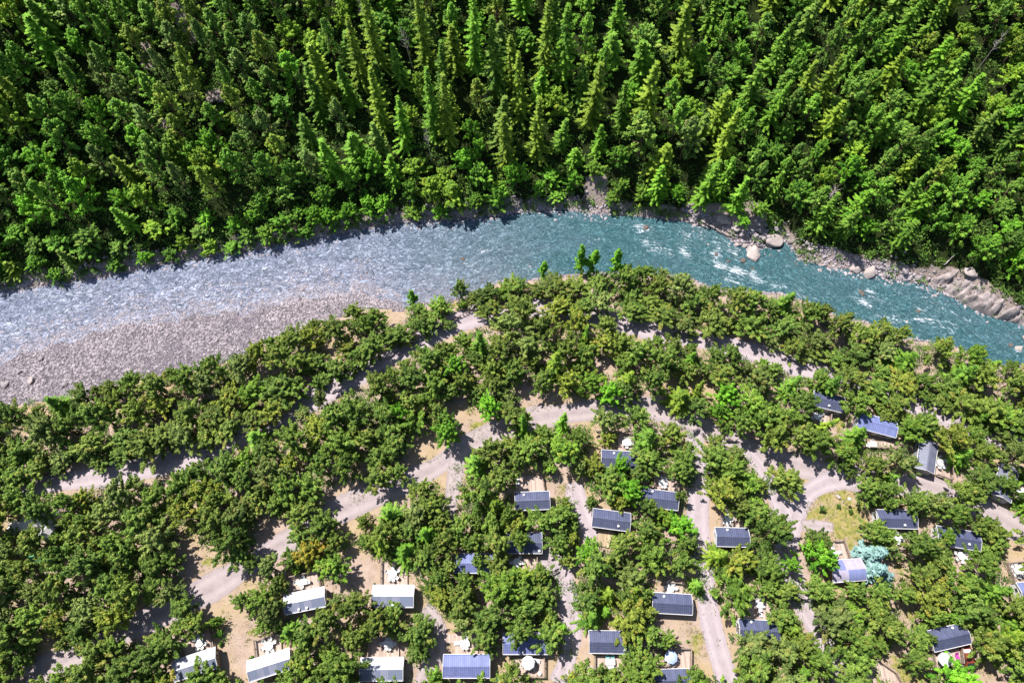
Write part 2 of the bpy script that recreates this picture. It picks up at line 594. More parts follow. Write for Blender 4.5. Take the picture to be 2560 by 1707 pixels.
M['ground'] = ground_mat()
M['hill'] = hill_mat()
M['bed'] = bed_mat()
M['road'] = road_mat('pale_gravel', (.335, .275, .295), (.43, .365, .385))
M['lane'] = road_mat('lane_gravel', (.30, .245, .25), (.40, .335, .335))
M['water'] = water_mat()
M['rock'] = rock_mat('pale_rock', (.33, .275, .26), (.56, .48, .455))
M['rock_cliff'] = rock_mat('fissured_rock', (.20, .165, .16), (.48, .41, .40), 1.3)
M['rock_grey'] = rock_mat('grey_rock', (.22, .195, .205), (.42, .375, .385), .8)
M['rock_dark'] = rock_mat('wet_brown_rock', (.10, .075, .06), (.22, .17, .15))
M['cobble'] = rock_mat('cobbles', (.25, .215, .235), (.52, .455, .475), .35)
M['grass'] = foliage('grass_blades', (.11, .125, .022), (.22, .21, .05), (.30, .24, .08), .2)

# ------------------------------------------------------------------ terrain sheets
def axis(lo, hi, a, b, fine, coarse):
    inner = np.arange(a, b + 1e-6, fine)
    left = np.arange(a - coarse, lo - coarse, -coarse)[::-1]
    right = np.arange(b + coarse, hi + coarse, coarse)
    return np.concatenate([left, inner, right])


gx, gy = axis(-420, 420, -135, 135, .7, 12), axis(-160, 420, -14, 140, .7, 12)
X, Y = np.meshgrid(gx, gy)
Z = hgt(X, Y)
n, s = yN(X), yS(X)
flatm = (Y < s - 3)
Z = np.where(flatm, 0, Z + np.where(Y > s, wob(X, Y, .9, 12) * .07, 0))
nx, ny = len(gx), len(gy)
idx = np.arange(nx * ny).reshape(ny, nx)
F = np.stack([idx[:-1, :-1], idx[:-1, 1:], idx[1:, 1:], idx[1:, :-1]], -1).reshape(-1, 4)
cy = (Y[:-1, :-1] + Y[1:, 1:]).ravel() / 2
cs_, cn_ = (s[:-1, :-1].ravel(), n[:-1, :-1].ravel())
V = np.stack([X, Y, Z], -1).reshape(-1, 3)

PX, PY = pix(X.ravel(), Y.ravel(), Z.ravel())


def inpoly(px, py, poly):
    r_ = np.zeros(px.shape, bool)
    q = len(poly)
    for i in range(q):
        x0, y0 = poly[i]
        x1, y1 = poly[(i + 1) % q]
        if y0 == y1: continue
        c = ((y0 > py) != (y1 > py)) & (px < (x1 - x0) * (py - y0) / (y1 - y0) + x0)
        r_ ^= c
    return r_


GRASS_POLYS = [  # green or dry-yellow grass patches
    vp('c4', [(205, 530), (215, 470), (270, 390), (350, 330), (430, 300), (560, 300), (570, 400), (650, 460), (660, 560), (640, 640), (590, 690), (570, 750), (520, 750), (490, 650), (420, 650), (380, 590), (380, 520), (300, 530)]),
    vp('d3', [(60, 1130), (110, 1080), (250, 1040), (400, 1070), (330, 1100), (180, 1110), (90, 1140)]),
    vp('d2', [(1340, 1190), (1400, 1140), (1590, 1210), (1480, 1290), (1380, 1310)]), vp('d2', [(1030, 1400), (1150, 1380), (1250, 1400), (1160, 1450), (1060, 1440)]),
    vp('d2', [(880, 620), (1000, 600), (1180, 600), (1060, 650), (930, 700)]), vp('d2', [(1240, 380), (1400, 340), (1653, 290), (1640, 420), (1400, 440), (1250, 450)]),
    vp('d2', [(640, 760), (740, 740), (740, 800), (660, 840)]), vp('c1', [(300, 210), (520, 215), (450, 240), (320, 240)]), vp('c1', [(860, 140), (1000, 100), (980, 150), (870, 160)]),
    vp('c2', [(540, 440), (640, 310), (760, 270), (760, 350), (640, 420)]), vp('c1', [(1260, 740), (1380, 730), (1400, 800), (1290, 870)]),
    vp('P5', [(1420, 700), (1680, 800), (1720, 1000), (1700, 1200), (1560, 1250), (1500, 1100), (1400, 900)]),
    vp('P3', [(1530, 60), (1850, 20), (1830, 240), (1600, 300), (1550, 200)]), vp('P1', [(850, 580), (1000, 600), (900, 800), (860, 760)]),
    vp('P1', [(1200, 700), (1420, 760), (1420, 920), (1240, 960), (1170, 1100), (1150, 900)]),
    vp('c4', [(740, 1420), (850, 1330), (920, 1330), (900, 1450), (1040, 1520), (1040, 1580), (860, 1580)]), vp('c4', [(830, 1090), (960, 1080), (960, 1190), (890, 1180)]),
    vp('c4', [(790, 760), (850, 730), (900, 880), (820, 900)]), vp('d4', [(420, 1130), (510, 1150), (510, 1250), (430, 1290)]),
    vp('c4', [(1330, 1390), (1440, 1440), (1500, 1500), (1420, 1540), (1340, 1470)])]
STONY_POLYS = [vp('P1', [(860, 640), (1250, 620), (1420, 760), (1260, 980), (1180, 1180), (1080, 1560), (960, 1560), (920, 1100), (890, 800)]),
               vp('P1', [(700, 450), (1000, 130), (1250, 110), (1250, 300), (980, 400), (1000, 600), (760, 560)]),
               vp('P2', [(320, 0), (780, 0), (740, 200), (640, 240), (340, 320), (220, 260)]), vp('P5', [(1110, 690), (1680, 700), (1750, 1000), (1850, 1400), (1700, 1300), (1450, 1100), (1250, 800)]),
               vp('d3', [(40, 960), (240, 1000), (330, 1060), (120, 1120), (60, 1060)]), vp('c2', [(540, 400), (700, 340), (760, 360), (640, 440)]),
               vp('c1', [(1250, 830), (1460, 800), (1480, 850), (1270, 930)]), vp('c4', [(220, 540), (380, 540), (400, 590), (250, 590)]), vp('c4', [(1540, 500), (1653, 460), (1653, 780), (1540, 760)])]
BARE_POLYS = [vp('e1', [(860, 290), (960, 260), (1030, 420), (1010, 480), (900, 430)]), vp('e1', [(1060, 0), (1180, 0), (1200, 130), (1330, 260), (1240, 300), (1100, 140)]),
              vp('e1', [(1280, 600), (1420, 560), (1480, 640), (1340, 690)]), vp('e1', [(990, 780), (1100, 740), (1130, 850), (1040, 840)]),
              vp('e2', [(1440, 560), (1540, 580), (1520, 700), (1460, 680)]), vp('e3', [(460, 1150), (600, 1110), (640, 1250), (700, 1330), (600, 1390), (460, 1340)]),
              vp('e3', [(1100, 1300), (1653, 1300), (1653, 1480), (1400, 1500), (1150, 1400)]), vp('d4', [(300, 0), (700, 120), (960, 160), (1300, 180), (1653, 420), (1653, 540), (1000, 260), (400, 160)])]
ROCKY = np.zeros(nx * ny)
GR = np.zeros(nx * ny)
SN = np.zeros(nx * ny)
for p in GRASS_POLYS: GR = np.maximum(GR, inpoly(PX, PY, p) * .62)
for p in STONY_POLYS: SN = np.maximum(SN, inpoly(PX, PY, p) * .75)
for p in BARE_POLYS: ROCKY = np.maximum(ROCKY, inpoly(PX, PY, p) * .8)


def blur(a):
    a = a.reshape(ny, nx)
    for _ in range(2):
        p = np.pad(a, 1, mode='edge')
        a = (p[:-2, 1:-1] + p[2:, 1:-1] + p[1:-1, :-2] + p[1:-1, 2:] + p[1:-1, 1:-1]) / 5
    return a.ravel()


GR, SN = blur(GR), blur(SN)
ROCKY = np.maximum(blur(ROCKY), (np.clip(1 - np.abs(Y - n - 1) / 4.0, 0, 1) * .75).ravel())
for name, mask, mat, attrs in (('campsite_ground', cy < cs_ - .3, 'ground', True), ('river_bed', (cy >= cs_ - .3) & (cy < cn_ + .2), 'bed', False), ('hillside', cy >= cn_ + .2, 'hill', True)):
    f = F[mask]
    used, inv = np.unique(f, return_inverse=True)
    at_ = {'grass': ('POINT', GR[used]), 'stony': ('POINT', SN[used]), 'rocky': ('POINT', ROCKY[used])} if attrs else None
    tag(meshobj(name, V[used], inv.reshape(-1, 4), M[mat], attrs=at_, smooth=True), kind='structure')

# ------------------------------------------------------------------ river water
wx = np.arange(-140, 140, .5)
nv = 96
tv = np.linspace(0, 1, nv)
lo, hi = yW(wx) - .4, yN(wx) + 1.2
WX = np.repeat(wx[:, None], nv, 1)
WY = lo[:, None] + (hi - lo)[:, None] * tv[None, :]
mid = (yW(wx) + yN(wx)) / 2
arc = np.concatenate([[0], np.cumsum(np.hypot(np.diff(wx), np.diff(np.convolve(np.pad(mid, 10, mode='edge'), np.ones(21) / 21, 'valid'))))])
FU = np.repeat(arc[:, None], nv, 1)
FV = WY - mid[:, None]
WPX, WPY = pix(WX.ravel(), WY.ravel(), np.full(WX.size, WATER))
deep = sstep((WPX - 700) / 900)
deep = np.maximum(deep, sstep((WPX - 1000) / 500) * .9)
FOAM = [(v, x, y, rx, ry, a, k) for v, x, y, rx, ry, a, k in [
    ('Q5', 120, 360, 60, 60, 30, .65), ('Q5', 170, 460, 90, 40, 20, .75), ('Q5', 260, 340, 90, 40, 35, .55), ('Q5', 280, 500, 110, 35, 25, .7), ('Q5', 130, 250, 70, 30, 40, .5),
    ('Q5', 420, 540, 130, 35, 30, .6), ('Q5', 600, 600, 150, 35, 25, .45), ('Q5', 230, 570, 90, 40, 15, .5), ('Q5', 20, 240, 60, 60, 20, .4), ('Q5', 760, 660, 150, 40, 25, .35),
    ('Q6', 60, 325, 60, 22, 10, .7), ('Q6', 40, 420, 70, 28, 30, .75), ('Q6', 130, 400, 100, 40, 25, .4), ('Q6', 500, 550, 110, 30, 10, .65), ('Q6', 460, 470, 50, 25, 30, .6), ('Q6', 650, 600, 130, 50, 25, .35),
    ('Q6', 240, 540, 160, 40, 10, .35), ('Q6', 800, 560, 120, 60, 40, .22), ('Q6', 560, 430, 160, 50, 30, .25), ('Q6', 260, 300, 140, 40, 30, .22), ('Q6', 1200, 780, 40, 20, 10, .6),
    ('d1', 300, 370, 80, 30, -10, .5), ('d1', 500, 345, 80, 25, -15, .5), ('d1', 600, 335, 70, 22, -10, .5), ('d1', 420, 570, 70, 22, 5, .45), ('d1', 60, 545, 60, 30, 0, .4), ('d1', 500, 435, 60, 20, -10, .4),
    ('d1', 1260, 300, 50, 22, -20, .45), ('d1', 1370, 355, 60, 22, -20, .4), ('d1', 90, 620, 70, 30, 0, .35), ('d2', 80, 180, 50, 22, -10, .5), ('d2', 270, 130, 40, 20, -10, .45), ('d2', 420, 175, 60, 22, 0, .4), ('d2', 130, 290, 60, 25, 20, .4),
    ('d2', 1400, 180, 70, 25, 30, .4), ('d2', 1480, 65, 70, 18, -5, .4), ('d3', 960, 70, 80, 30, 20, .55), ('d3', 1120, 80, 70, 35, 40, .6), ('d3', 880, 20, 60, 35, 10, .5), ('e3', 850, 1480, 70, 40, 20, .5), ('e3', 1130, 1530, 80, 35, 20, .45), ('d2', 20, 380, 500, 60, -8, .22),
    ('d1', 800, 420, 700, 160, -8, .12), ('d3', 1300, 130, 220, 90, 35, .22)]]
foam = np.zeros(WX.size)
for v, x, y, rx, ry, a, k in FOAM:
    (qx, qy), kk = vp(v, [(x, y)])[0], VIEWS[v][2]
    ca, sa = math.cos(R(a)), math.sin(R(a))
    dx, dy = WPX - qx, WPY - qy
    u, v_ = (dx * ca + dy * sa) / (rx * kk), (-dx * sa + dy * ca) / (ry * kk)
    foam = np.maximum(foam, k * np.exp(-(u * u + v_ * v_) * .9))
shal = (np.exp(-np.maximum(WY - lo[:, None] - .4, 0) / 7.0) * np.clip((10 - WX) / 30, 0, 1)).ravel()
wi = np.arange(len(wx) * nv).reshape(len(wx), nv)
WF = np.stack([wi[:-1, :-1], wi[1:, :-1], wi[1:, 1:], wi[:-1, 1:]], -1).reshape(-1, 4)
WZ = WATER + .05 * wob(FU.ravel() * 1.0, FV.ravel() * 1.3, .8, 21) + .05 * foam
wo = meshobj('river_water', np.stack([WX.ravel(), WY.ravel(), WZ], -1), WF, M['water'], attrs={'deep': ('POINT', deep), 'shal': ('POINT', shal), 'foam': ('POINT', foam)}, smooth=True)
fa = wo.data.attributes.new('flow', 'FLOAT_VECTOR', 'POINT')
fa.data.foreach_set('vector', np.stack([FU.ravel(), FV.ravel(), np.zeros(WX.size)], -1).astype(np.float32).ravel())
tag(wo, kind='structure')


# ------------------------------------------------------------------ roads and lanes
def ribbon(name, pts, width, mat, z, view='U', tracks=True, seed=0):
    q = np.array([at(x, y, 0)[:2] for x, y in vp(view, pts)])
    d = np.concatenate([[0], np.cumsum(np.hypot(*np.diff(q, axis=0).T))])
    t = np.arange(0, d[-1], .5)
    # smooth the surveyed line
    c = np.stack([np.interp(t, d, q[:, 0]), np.interp(t, d, q[:, 1])], -1)
    k = min(11, (len(c) // 2) * 2 - 1)
    pad = np.pad(c, ((k // 2, k // 2), (0, 0)), mode='edge')
    c = np.stack([np.convolve(pad[:, i], np.ones(k) / k, 'valid') for i in (0, 1)], -1)
    g = np.gradient(c, axis=0)
    g /= np.maximum(np.linalg.norm(g, axis=1, keepdims=True), 1e-6)
    nr = np.stack([-g[:, 1], g[:, 0]], -1)
    wv = width * (1 + .12 * np.sin(t / 5.3 + seed) + .08 * np.sin(t / 2.1 + seed * 2))
    m = 13
    u = np.linspace(-.5, .5, m)
    P = c[:, None, :] + nr[:, None, :] * (u[None, :, None] * (wv * 1.25)[:, None, None])
    inner = np.clip((.5 - np.abs(u)) / .18, 0, 1)
    ends = np.clip(np.minimum(t, t[-1] - t) / 2.0, 0, 1)
    IN = inner[None, :] * ends[:, None] * np.ones((len(t), m))
    TR = np.exp(-((np.abs(u) - .22) / .08) ** 2)[None, :] * np.ones((len(t), m)) * (1 if tracks else 0)
    VV = np.concatenate([P.reshape(-1, 2), np.full((P.shape[0] * m, 1), z)], 1)
    ii = np.arange(len(t) * m).reshape(len(t), m)
    FF = np.stack([ii[:-1, :-1], ii[1:, :-1], ii[1:, 1:], ii[:-1, 1:]], -1).reshape(-1, 4)[:, ::-1]
    tag(meshobj(name, VV, FF.copy(), mat, attrs={'inner': ('POINT', IN.ravel()), 'track': ('POINT', TR.ravel())}), kind='structure')


R1 = [(-60, 1100), (20, 1108), (110, 1108), (240, 1095), (330, 1075), (400, 1058), (470, 1035), (560, 1000), (660, 950), (740, 905), (830, 855), (900, 820), (1000, 765), (1080, 728), (1170, 708),
      (1250, 706), (1350, 725), (1430, 742), (1540, 768), (1640, 787), (1740, 812), (1830, 838), (1900, 858), (2050, 905), (2150, 945), (2280, 997), (2420, 1050)]
R2 = [(40, 1560), (120, 1525), (200, 1490), (330, 1430), (430, 1378), (500, 1342), (600, 1278), (680, 1230), (780, 1170), (880, 1130), (1000, 1075), (1060, 1030), (1150, 985), (1250, 955), (1340, 945), (1400, 935),
      (1480, 932), (1560, 950), (1620, 985), (1700, 1020), (1790, 1058), (1870, 1078), (1960, 1098), (2040, 1115), (2120, 1110), (2200, 1140), (2290, 1190), (2400, 1250)]
ribbon('gravel_road', R1, 4.2, M['road'], .012, seed=1)
ribbon('inner_lane', R2, 4.2, M['lane'], .016, seed=2)
ribbon('loop_road', [(1985, 1098), (1940, 1098), (1880, 1112), (1835, 1150), (1813, 1210), (1803, 1270), (1815, 1330), (1850, 1400), (1885, 1455), (1915, 1510), (1935, 1590)], 3.8, M['road'], .020, seed=3)
ribbon('loop_road_branch', [(1700, 1020), (1752, 1078), (1785, 1140), (1812, 1210)], 3.0, M['road'], .024, seed=4)
ribbon('right_path', [(1590, 980), (1605, 1060), (1608, 1130), (1600, 1180), (1605, 1250), (1622, 1330), (1625, 1400), (1645, 1480), (1680, 1590)], 3.6, M['road'], .028, seed=5)
ribbon('middle_path', [(1318, 1095), (1322, 1150), (1345, 1200), (1370, 1250)], 3.2, M['road'], .020, seed=6)
ribbon('lower_path', [(1230, 1270), (1285, 1300), (1305, 1370), (1318, 1450), (1300, 1530), (1270, 1590)], 3.4, M['road'], .024, seed=7)
ribbon('side_path', [(960, 1390), (1000, 1425), (1012, 1480), (975, 1550), (960, 1590)], 3.0, M['lane'], .020, seed=8)
ribbon('grove_path', [(1052, 1035), (1045, 1100), (1030, 1180), (1020, 1230)], 2.8, M['lane'], .028, seed=9)
ribbon('grass_path', [(1830, 1210), (1880, 1205), (1930, 1215)], 2.2, M['lane'], .032, seed=10)

# ------------------------------------------------------------------ cabins
CABINS = [  # view, NW, NE, SE, SW corners of the eaves, kind of roof, wall, short name, label
    ('P1', (172, 1265), (757, 1072), (785, 1362), (200, 1550), 'white', 'wall_brown', 'the brown-ended white cabin', 'white ribbed-roof cabin with a brown end wall, lower left corner of the camp'),
    ('P1', (1190, 1275), (1770, 1090), (1800, 1365), (1218, 1545), 'white', 'wall_white', 'the half-hidden white cabin', 'tilted white-roofed cabin half hidden by trees, right of the brown-ended white one'),
    ('c2', (180, 1005), (437, 948), (455, 1068), (190, 1117), 'white', 'wall_white', 'the tilted white cabin', 'tilted cabin with bright white upper slope and grey lower slope, below the brown tree'),
    ('P2', (722, 230), (1285, 232), (1278, 530), (708, 530), 'white', 'wall_white', 'the striped white cabin', 'white and grey striped-roof cabin standing clear, long deck running up from it'),
    ('P2', (555, 1220), (1140, 1215), (1135, 1530), (540, 1540), 'white', 'wall_white', 'the bottom-edge white cabin', 'level white-roofed cabin at the bottom edge, left of the bright blue roof'),
    ('P4', (47, 1175), (683, 1175), (678, 1495), (40, 1495), 'blue', 'wall_white', 'the bright blue cabin', 'large bright blue-roofed cabin at the bottom edge with a ramped deck above'),
    ('P4', (862, 890), (1470, 890), (1470, 1165), (862, 1165), 'blue', 'wall_grey', 'the parasol cabin', 'blue-roofed cabin overhung by a large pine, big round white table below it'),
    ('P3', (180, 1000), (718, 1000), (722, 1265), (185, 1265), 'blue', 'wall_white', 'the leaf-covered blue cabin', 'pale blue-roofed cabin mostly covered by branches, left of the dark shaded one'),
    ('P3', (900, 715), (1392, 715), (1392, 998), (900, 995), 'slate', 'wall_grey', 'the shaded slate cabin', 'dark slate-roofed cabin with ragged tree shade across its upper slope'),
    ('P3', (1020, 190), (1492, 172), (1503, 370), (1030, 390), 'slate', 'wall_grey', 'the bare-deck cabin', 'slate-roofed cabin with a long bare deck and a white chest above it'),
    ('P6', (180, 518), (690, 590), (680, 780), (160, 715), 'slate', 'wall_white', 'the wheel-track cabin', 'slanting slate-roofed cabin beside the wheel tracks, yellow boards below it'),
    ('Q8', (325, 247), (618, 265), (612, 365), (320, 347), 'slate', 'wall_white', 'the topmost middle cabin', 'slate-roofed cabin highest in the middle rows, bright green tree across its front'),
    ('P6', (835, 225), (1345, 290), (1335, 510), (835, 450), 'slate', 'wall_white', 'the bare-branch cabin', 'slate-roofed cabin with a bare pale branch over its lower right corner'),
    ('c3', (1315, 568), (1525, 575), (1530, 682), (1320, 678), 'slate', 'wall_white', 'the white-ended cabin', 'slate-roofed cabin with white end wall facing the lane, double-railed deck above'),
    ('P5', (985, 355), (1525, 390), (1530, 605), (985, 578), 'slate', 'wall_white', 'the open-gravel cabin', 'slate-roofed cabin casting a clean dark shadow onto open speckled gravel'),
    ('P5', (118, 848), (650, 858), (655, 1163), (130, 1155), 'slate', 'wall_white', 'the lower-deck cabin', 'slate-roofed cabin with pale left edge and a railed table deck below it'),
    ('P7', (145, 402), (455, 422), (470, 568), (150, 548), 'slate', 'wall_white', 'the angled-deck cabin', 'slate-roofed cabin below a deck with cut-off corners and yellow planks'),
    ('P5', (1000, 1385), (1500, 1370), (1505, 1665), (995, 1680), 'slate', 'wall_white', 'the cut-off cabin', 'slate-roofed cabin cut by the bottom edge, blue patterned parasol on its deck'),
    ('Q2', (300, 62), (480, 110), (470, 208), (265, 160), 'slate', 'wall_grey', 'the small spruce cabin', 'small grey-ribbed cabin under spruce branches, leftmost of the upper right cabins'),
    ('Q2', (605, 215), (912, 292), (905, 420), (600, 335), 'lav2', 'wall_grey', 'the lavender cabin', 'lavender-blue roofed cabin with dark windows under its lower eave'),
    ('Q3', (575, 195), (550, 410), (405, 372), (440, 160), 'grey', 'wall_grey', 'the end-on grey cabin', 'grey cabin turned end-on, round white table on the deck to its right'),
    ('Q3', (1200, 390), (1160, 645), (985, 575), (1075, 345), 'grey', 'wall_grey', 'the right-edge cabin', 'grey end-on cabin by the right edge with a tree before its roof'),
    ('Q1', (95, 237), (400, 245), (412, 370), (112, 362), 'slate', 'wall_white', 'the grass-island cabin', 'slate-roofed cabin with white end wall beside the grassy island'),
    ('Q1', (580, 372), (905, 440), (900, 522), (560, 480), 'slate', 'wall_white', 'the bluish-tree cabin', 'slate-roofed cabin with a blue-green tree in front of its left end'),
    ('Q4', (395, 690), (630, 672), (675, 840), (395, 862), 'lav', 'wall_brown', 'the two-tone cabin', 'cabin with rounded lavender roof and two blue-grey panels beside the blue spruce'),
    ('P8', (497, 503), (775, 432), (838, 578), (538, 640), 'slate', 'wall_white', 'the red-car cabin', 'large slate-roofed cabin tilted beside the rust-red car, lower right'),
    ('Q1', (1195, 812), (1500, 790), (1530, 920), (1235, 945), 'blue', 'wall_white', 'the far-right cabin', 'blue-roofed cabin cut by the right edge below a deck with a white star of chairs'),
]
EAVE = 2.5
ROOFS = {'white': ('roof_white', 'roof_white_s'), 'blue': ('roof_blue', 'roof_blue_shaded'), 'slate': ('roof_slate', 'roof_slate_shaded'),
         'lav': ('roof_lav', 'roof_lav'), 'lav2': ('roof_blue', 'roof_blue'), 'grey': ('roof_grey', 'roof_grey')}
FOOT = []           # cabin footprints (centre, axis, half length, half width)
cabin_at = {}


def slope_mesh(L, W, rise, side, name, mat, root, curved=False):
    """one pitch of the roof: ribbed sheet with thickness"""
    nxs = int(L / .17) + 1
    xs = np.linspace(-L / 2, L / 2, nxs)
    ys = np.linspace(0, 1, 9)
    top = np.zeros((nxs, 9, 3))
    for j, t in enumerate(ys):
        y = side * (W / 2) * t
        z = EAVE + rise * ((1 - t ** 2) if curved else (1 - t))
        top[:, j] = np.stack([xs, np.full(nxs, y), z + np.where(np.arange(nxs) % 2 == 0, .03, 0.0)], -1)
    bot = top.copy()
    bot[:, :, 2] = (bot[:, :, 2] - .07)
    VV = np.concatenate([top.reshape(-1, 3), bot.reshape(-1, 3)])
    i = np.arange(nxs * 9).reshape(nxs, 9)
    FT = np.stack([i[:-1, :-1], i[1:, :-1], i[1:, 1:], i[:-1, 1:]], -1).reshape(-1, 4)
    if side > 0: FT = FT
    else: FT = FT[:, ::-1]
    nb = nxs * 9
    FB = FT[:, ::-1] + nb
    def edge(a): return np.stack([a[:-1], a[1:], a[1:] + nb, a[:-1] + nb], -1)
    FE = np.concatenate([edge(i[0, :]), edge(i[-1, :]), edge(i[:, -1])])
    return meshobj(name, VV, np.concatenate([FT, FB, FE]).astype(np.int64).copy(), mat, root)


def make_cabin(ci, v, nw, ne, se, sw, kind, wall, short, label):
    q = [at(x, y, EAVE)[:2] for x, y in vp(v, [nw, ne, se, sw])]
    c = sum(q) / 4
    ax = (q[1] - q[0]) + (q[2] - q[3])
    ax /= np.linalg.norm(ax)
    L = (np.linalg.norm(q[1] - q[0]) + np.linalg.norm(q[2] - q[3])) / 2
    W = (abs(np.cross(ax, q[0] - q[3])) + abs(np.cross(ax, q[1] - q[2]))) / 2
    L, W = float(np.clip(L, 6.0, 8.6)), float(np.clip(W, 3.3, 4.5))
    rz = math.atan2(ax[1], ax[0])
    root = tag(empty('holiday_cabin', (c[0], c[1], 0), rz), label, 'cabin', 'holiday cabins on the campsite')
    FOOT.append((c, ax, L / 2, W / 2))
    cabin_at[short] = (c[0], c[1], rz, L, W)
    rise = .62 if kind != 'lav' else .8
    wl, ww = L - .36, W - .36
    # walls with gables
    m = MB()
    m.box((0, 0, .2), (wl - .3, ww - .3, .4))
    pr = [(-ww / 2, .4), (ww / 2, .4), (ww / 2, EAVE - .05), (0, EAVE + rise - .12), (-ww / 2, EAVE - .05)]
    b = len(m.v)
    m.v += [(-wl / 2, y, z) for y, z in pr] + [(wl / 2, y, z) for y, z in pr]
    m.f += [tuple(b + i for i in (4, 3, 2, 1, 0)), tuple(b + 5 + i for i in range(5))] + [tuple(b + k for k in (i, (i + 1) % 5, 5 + (i + 1) % 5, 5 + i)) for i in range(5)]
    m.build('wall', M[wall], root)
    rn, rs = ROOFS[kind]
    cv = kind == 'lav'
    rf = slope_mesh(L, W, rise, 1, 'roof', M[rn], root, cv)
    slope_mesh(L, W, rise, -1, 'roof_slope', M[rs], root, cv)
    if cv:   # two blue-grey sheets, upper left and lower right
        for x0, x1, sd in ((-L / 2 + .02, -L / 2 + 2.5, 1), (L / 2 - 3.2, L / 2 - .02, -1)):
            mm = MB()
            for k in range(8):
                t0, t1 = k / 8 + .01, (k + 1) / 8 + .01
                z0, z1 = EAVE + rise * (1 - t0 ** 2) + .045, EAVE + rise * (1 - t1 ** 2) + .045
                y0, y1 = sd * W / 2 * t0, sd * W / 2 * t1
                mm.add([(x0, y0, z0), (x1, y0, z0), (x1, y1, z1), (x0, y1, z1)], [(0, 1, 2, 3) if sd < 0 else (3, 2, 1, 0)])
            mm.build('roof_panel', M['roof_lav_panel'], root)
    if not cv:
        MB().box((0, 0, EAVE + rise + .02), (L + .02, .22, .05)).build('ridge_cap', M[rn], rf)
    for sd in (1, -1):
        MB().box((0, sd * (W / 2 + .05), EAVE - .05), (L + .06, .09, .11)).build('gutter', M['trim'], root)
    for e in (1, -1):
        mm = MB()
        for sd in (1, -1):
            mm.bar((e * (L / 2 + .03), sd * (W / 2), EAVE - .02), (e * (L / 2 + .03), 0, EAVE + rise - .02), .07, .16)
        mm.build('barge_board', M['trim'], root)
    # windows and door
    def window(x, y, wd, ht, zc, rot):
        fr = MB()
        fr.box((0, 0, ht / 2), (wd, .06, .07)).box((0, 0, -ht / 2), (wd, .06, .07)).box((wd / 2 - .03, 0, 0), (.07, .058, ht)).box((-wd / 2 + .03, 0, 0), (.07, .058, ht))
        f = fr.build('window', M['trim'], root)
        f.location, f.rotation_euler = (x, y, zc), (0, 0, rot)
        MB().box((0, 0, 0), (wd - .1, .03, ht - .06)).build('pane', M['glass'], f)
    for x in (-L * .30, L * .27): window(x, -ww / 2 - .02, 1.2, .95, 1.6, 0)
    window(-L * .28, ww / 2 + .02, 1.0, .9, 1.6, 0)
    for e in (1, -1): window(e * (wl / 2 + .02), ww * .16, .8, .8, 1.65, PI / 2)
    d = MB().box((0, 0, 0), (.95, .06, 1.9)).build('door', M['trim'], root)
    d.location = (L * .02, (ww / 2 + .02) if ci not in (6, 8, 10, 15, 18, 19, 22, 23, 25) else (-ww / 2 - .02), 1.42)
    MB().tube([(.36, -.05, 0), (.36, .05, 0)], .03).build('handle', M['metal'], d)
    return root


PI = math.pi
cabins = [make_cabin(i, *c) for i, c in enumerate(CABINS)]

# roof cowls, measured on the photograph
for ci, v, x, y in [(3, 'P2', 890, 500), (3, 'P2', 992, 505), (2, 'P1', 1895, 595), (2, 'P1', 2005, 580), (8, 'P3', 1358, 970), (9, 'P3', 1145, 200), (10, 'P6', 525, 735), (11, 'Q8', 422, 258), (12, 'P6', 993, 258), (13, 'P6', 2015, 785),
                    (14, 'P5', 1148, 383), (15, 'P5', 612, 1125), (16, 'P7', 245, 418), (18, 'Q2', 385, 168), (22, 'Q1', 322, 350), (23, 'Q1', 822, 500), (25, 'P8', 692, 460), (6, 'P4', 1135, 1180)]:
    (qx, qy) = vp(v, [(x, y)])[0]
    c, ax, hl, hw = FOOT[ci]
    p = at(qx, qy, EAVE + .45)[:2] - c
    lx, ly = float(p @ ax), float(np.cross(ax, p))
    ly = max(-hw + .35, min(hw - .35, ly))
    z = EAVE + .62 * (1 - abs(ly) / hw)
    MB().lathe((lx, ly, z - .06), [(.09, 0), (.09, .22), (.24, .24), (.22, .36), (.06, .44)], 12).build('roof_cowl', M['white_plastic'], cabins[ci])


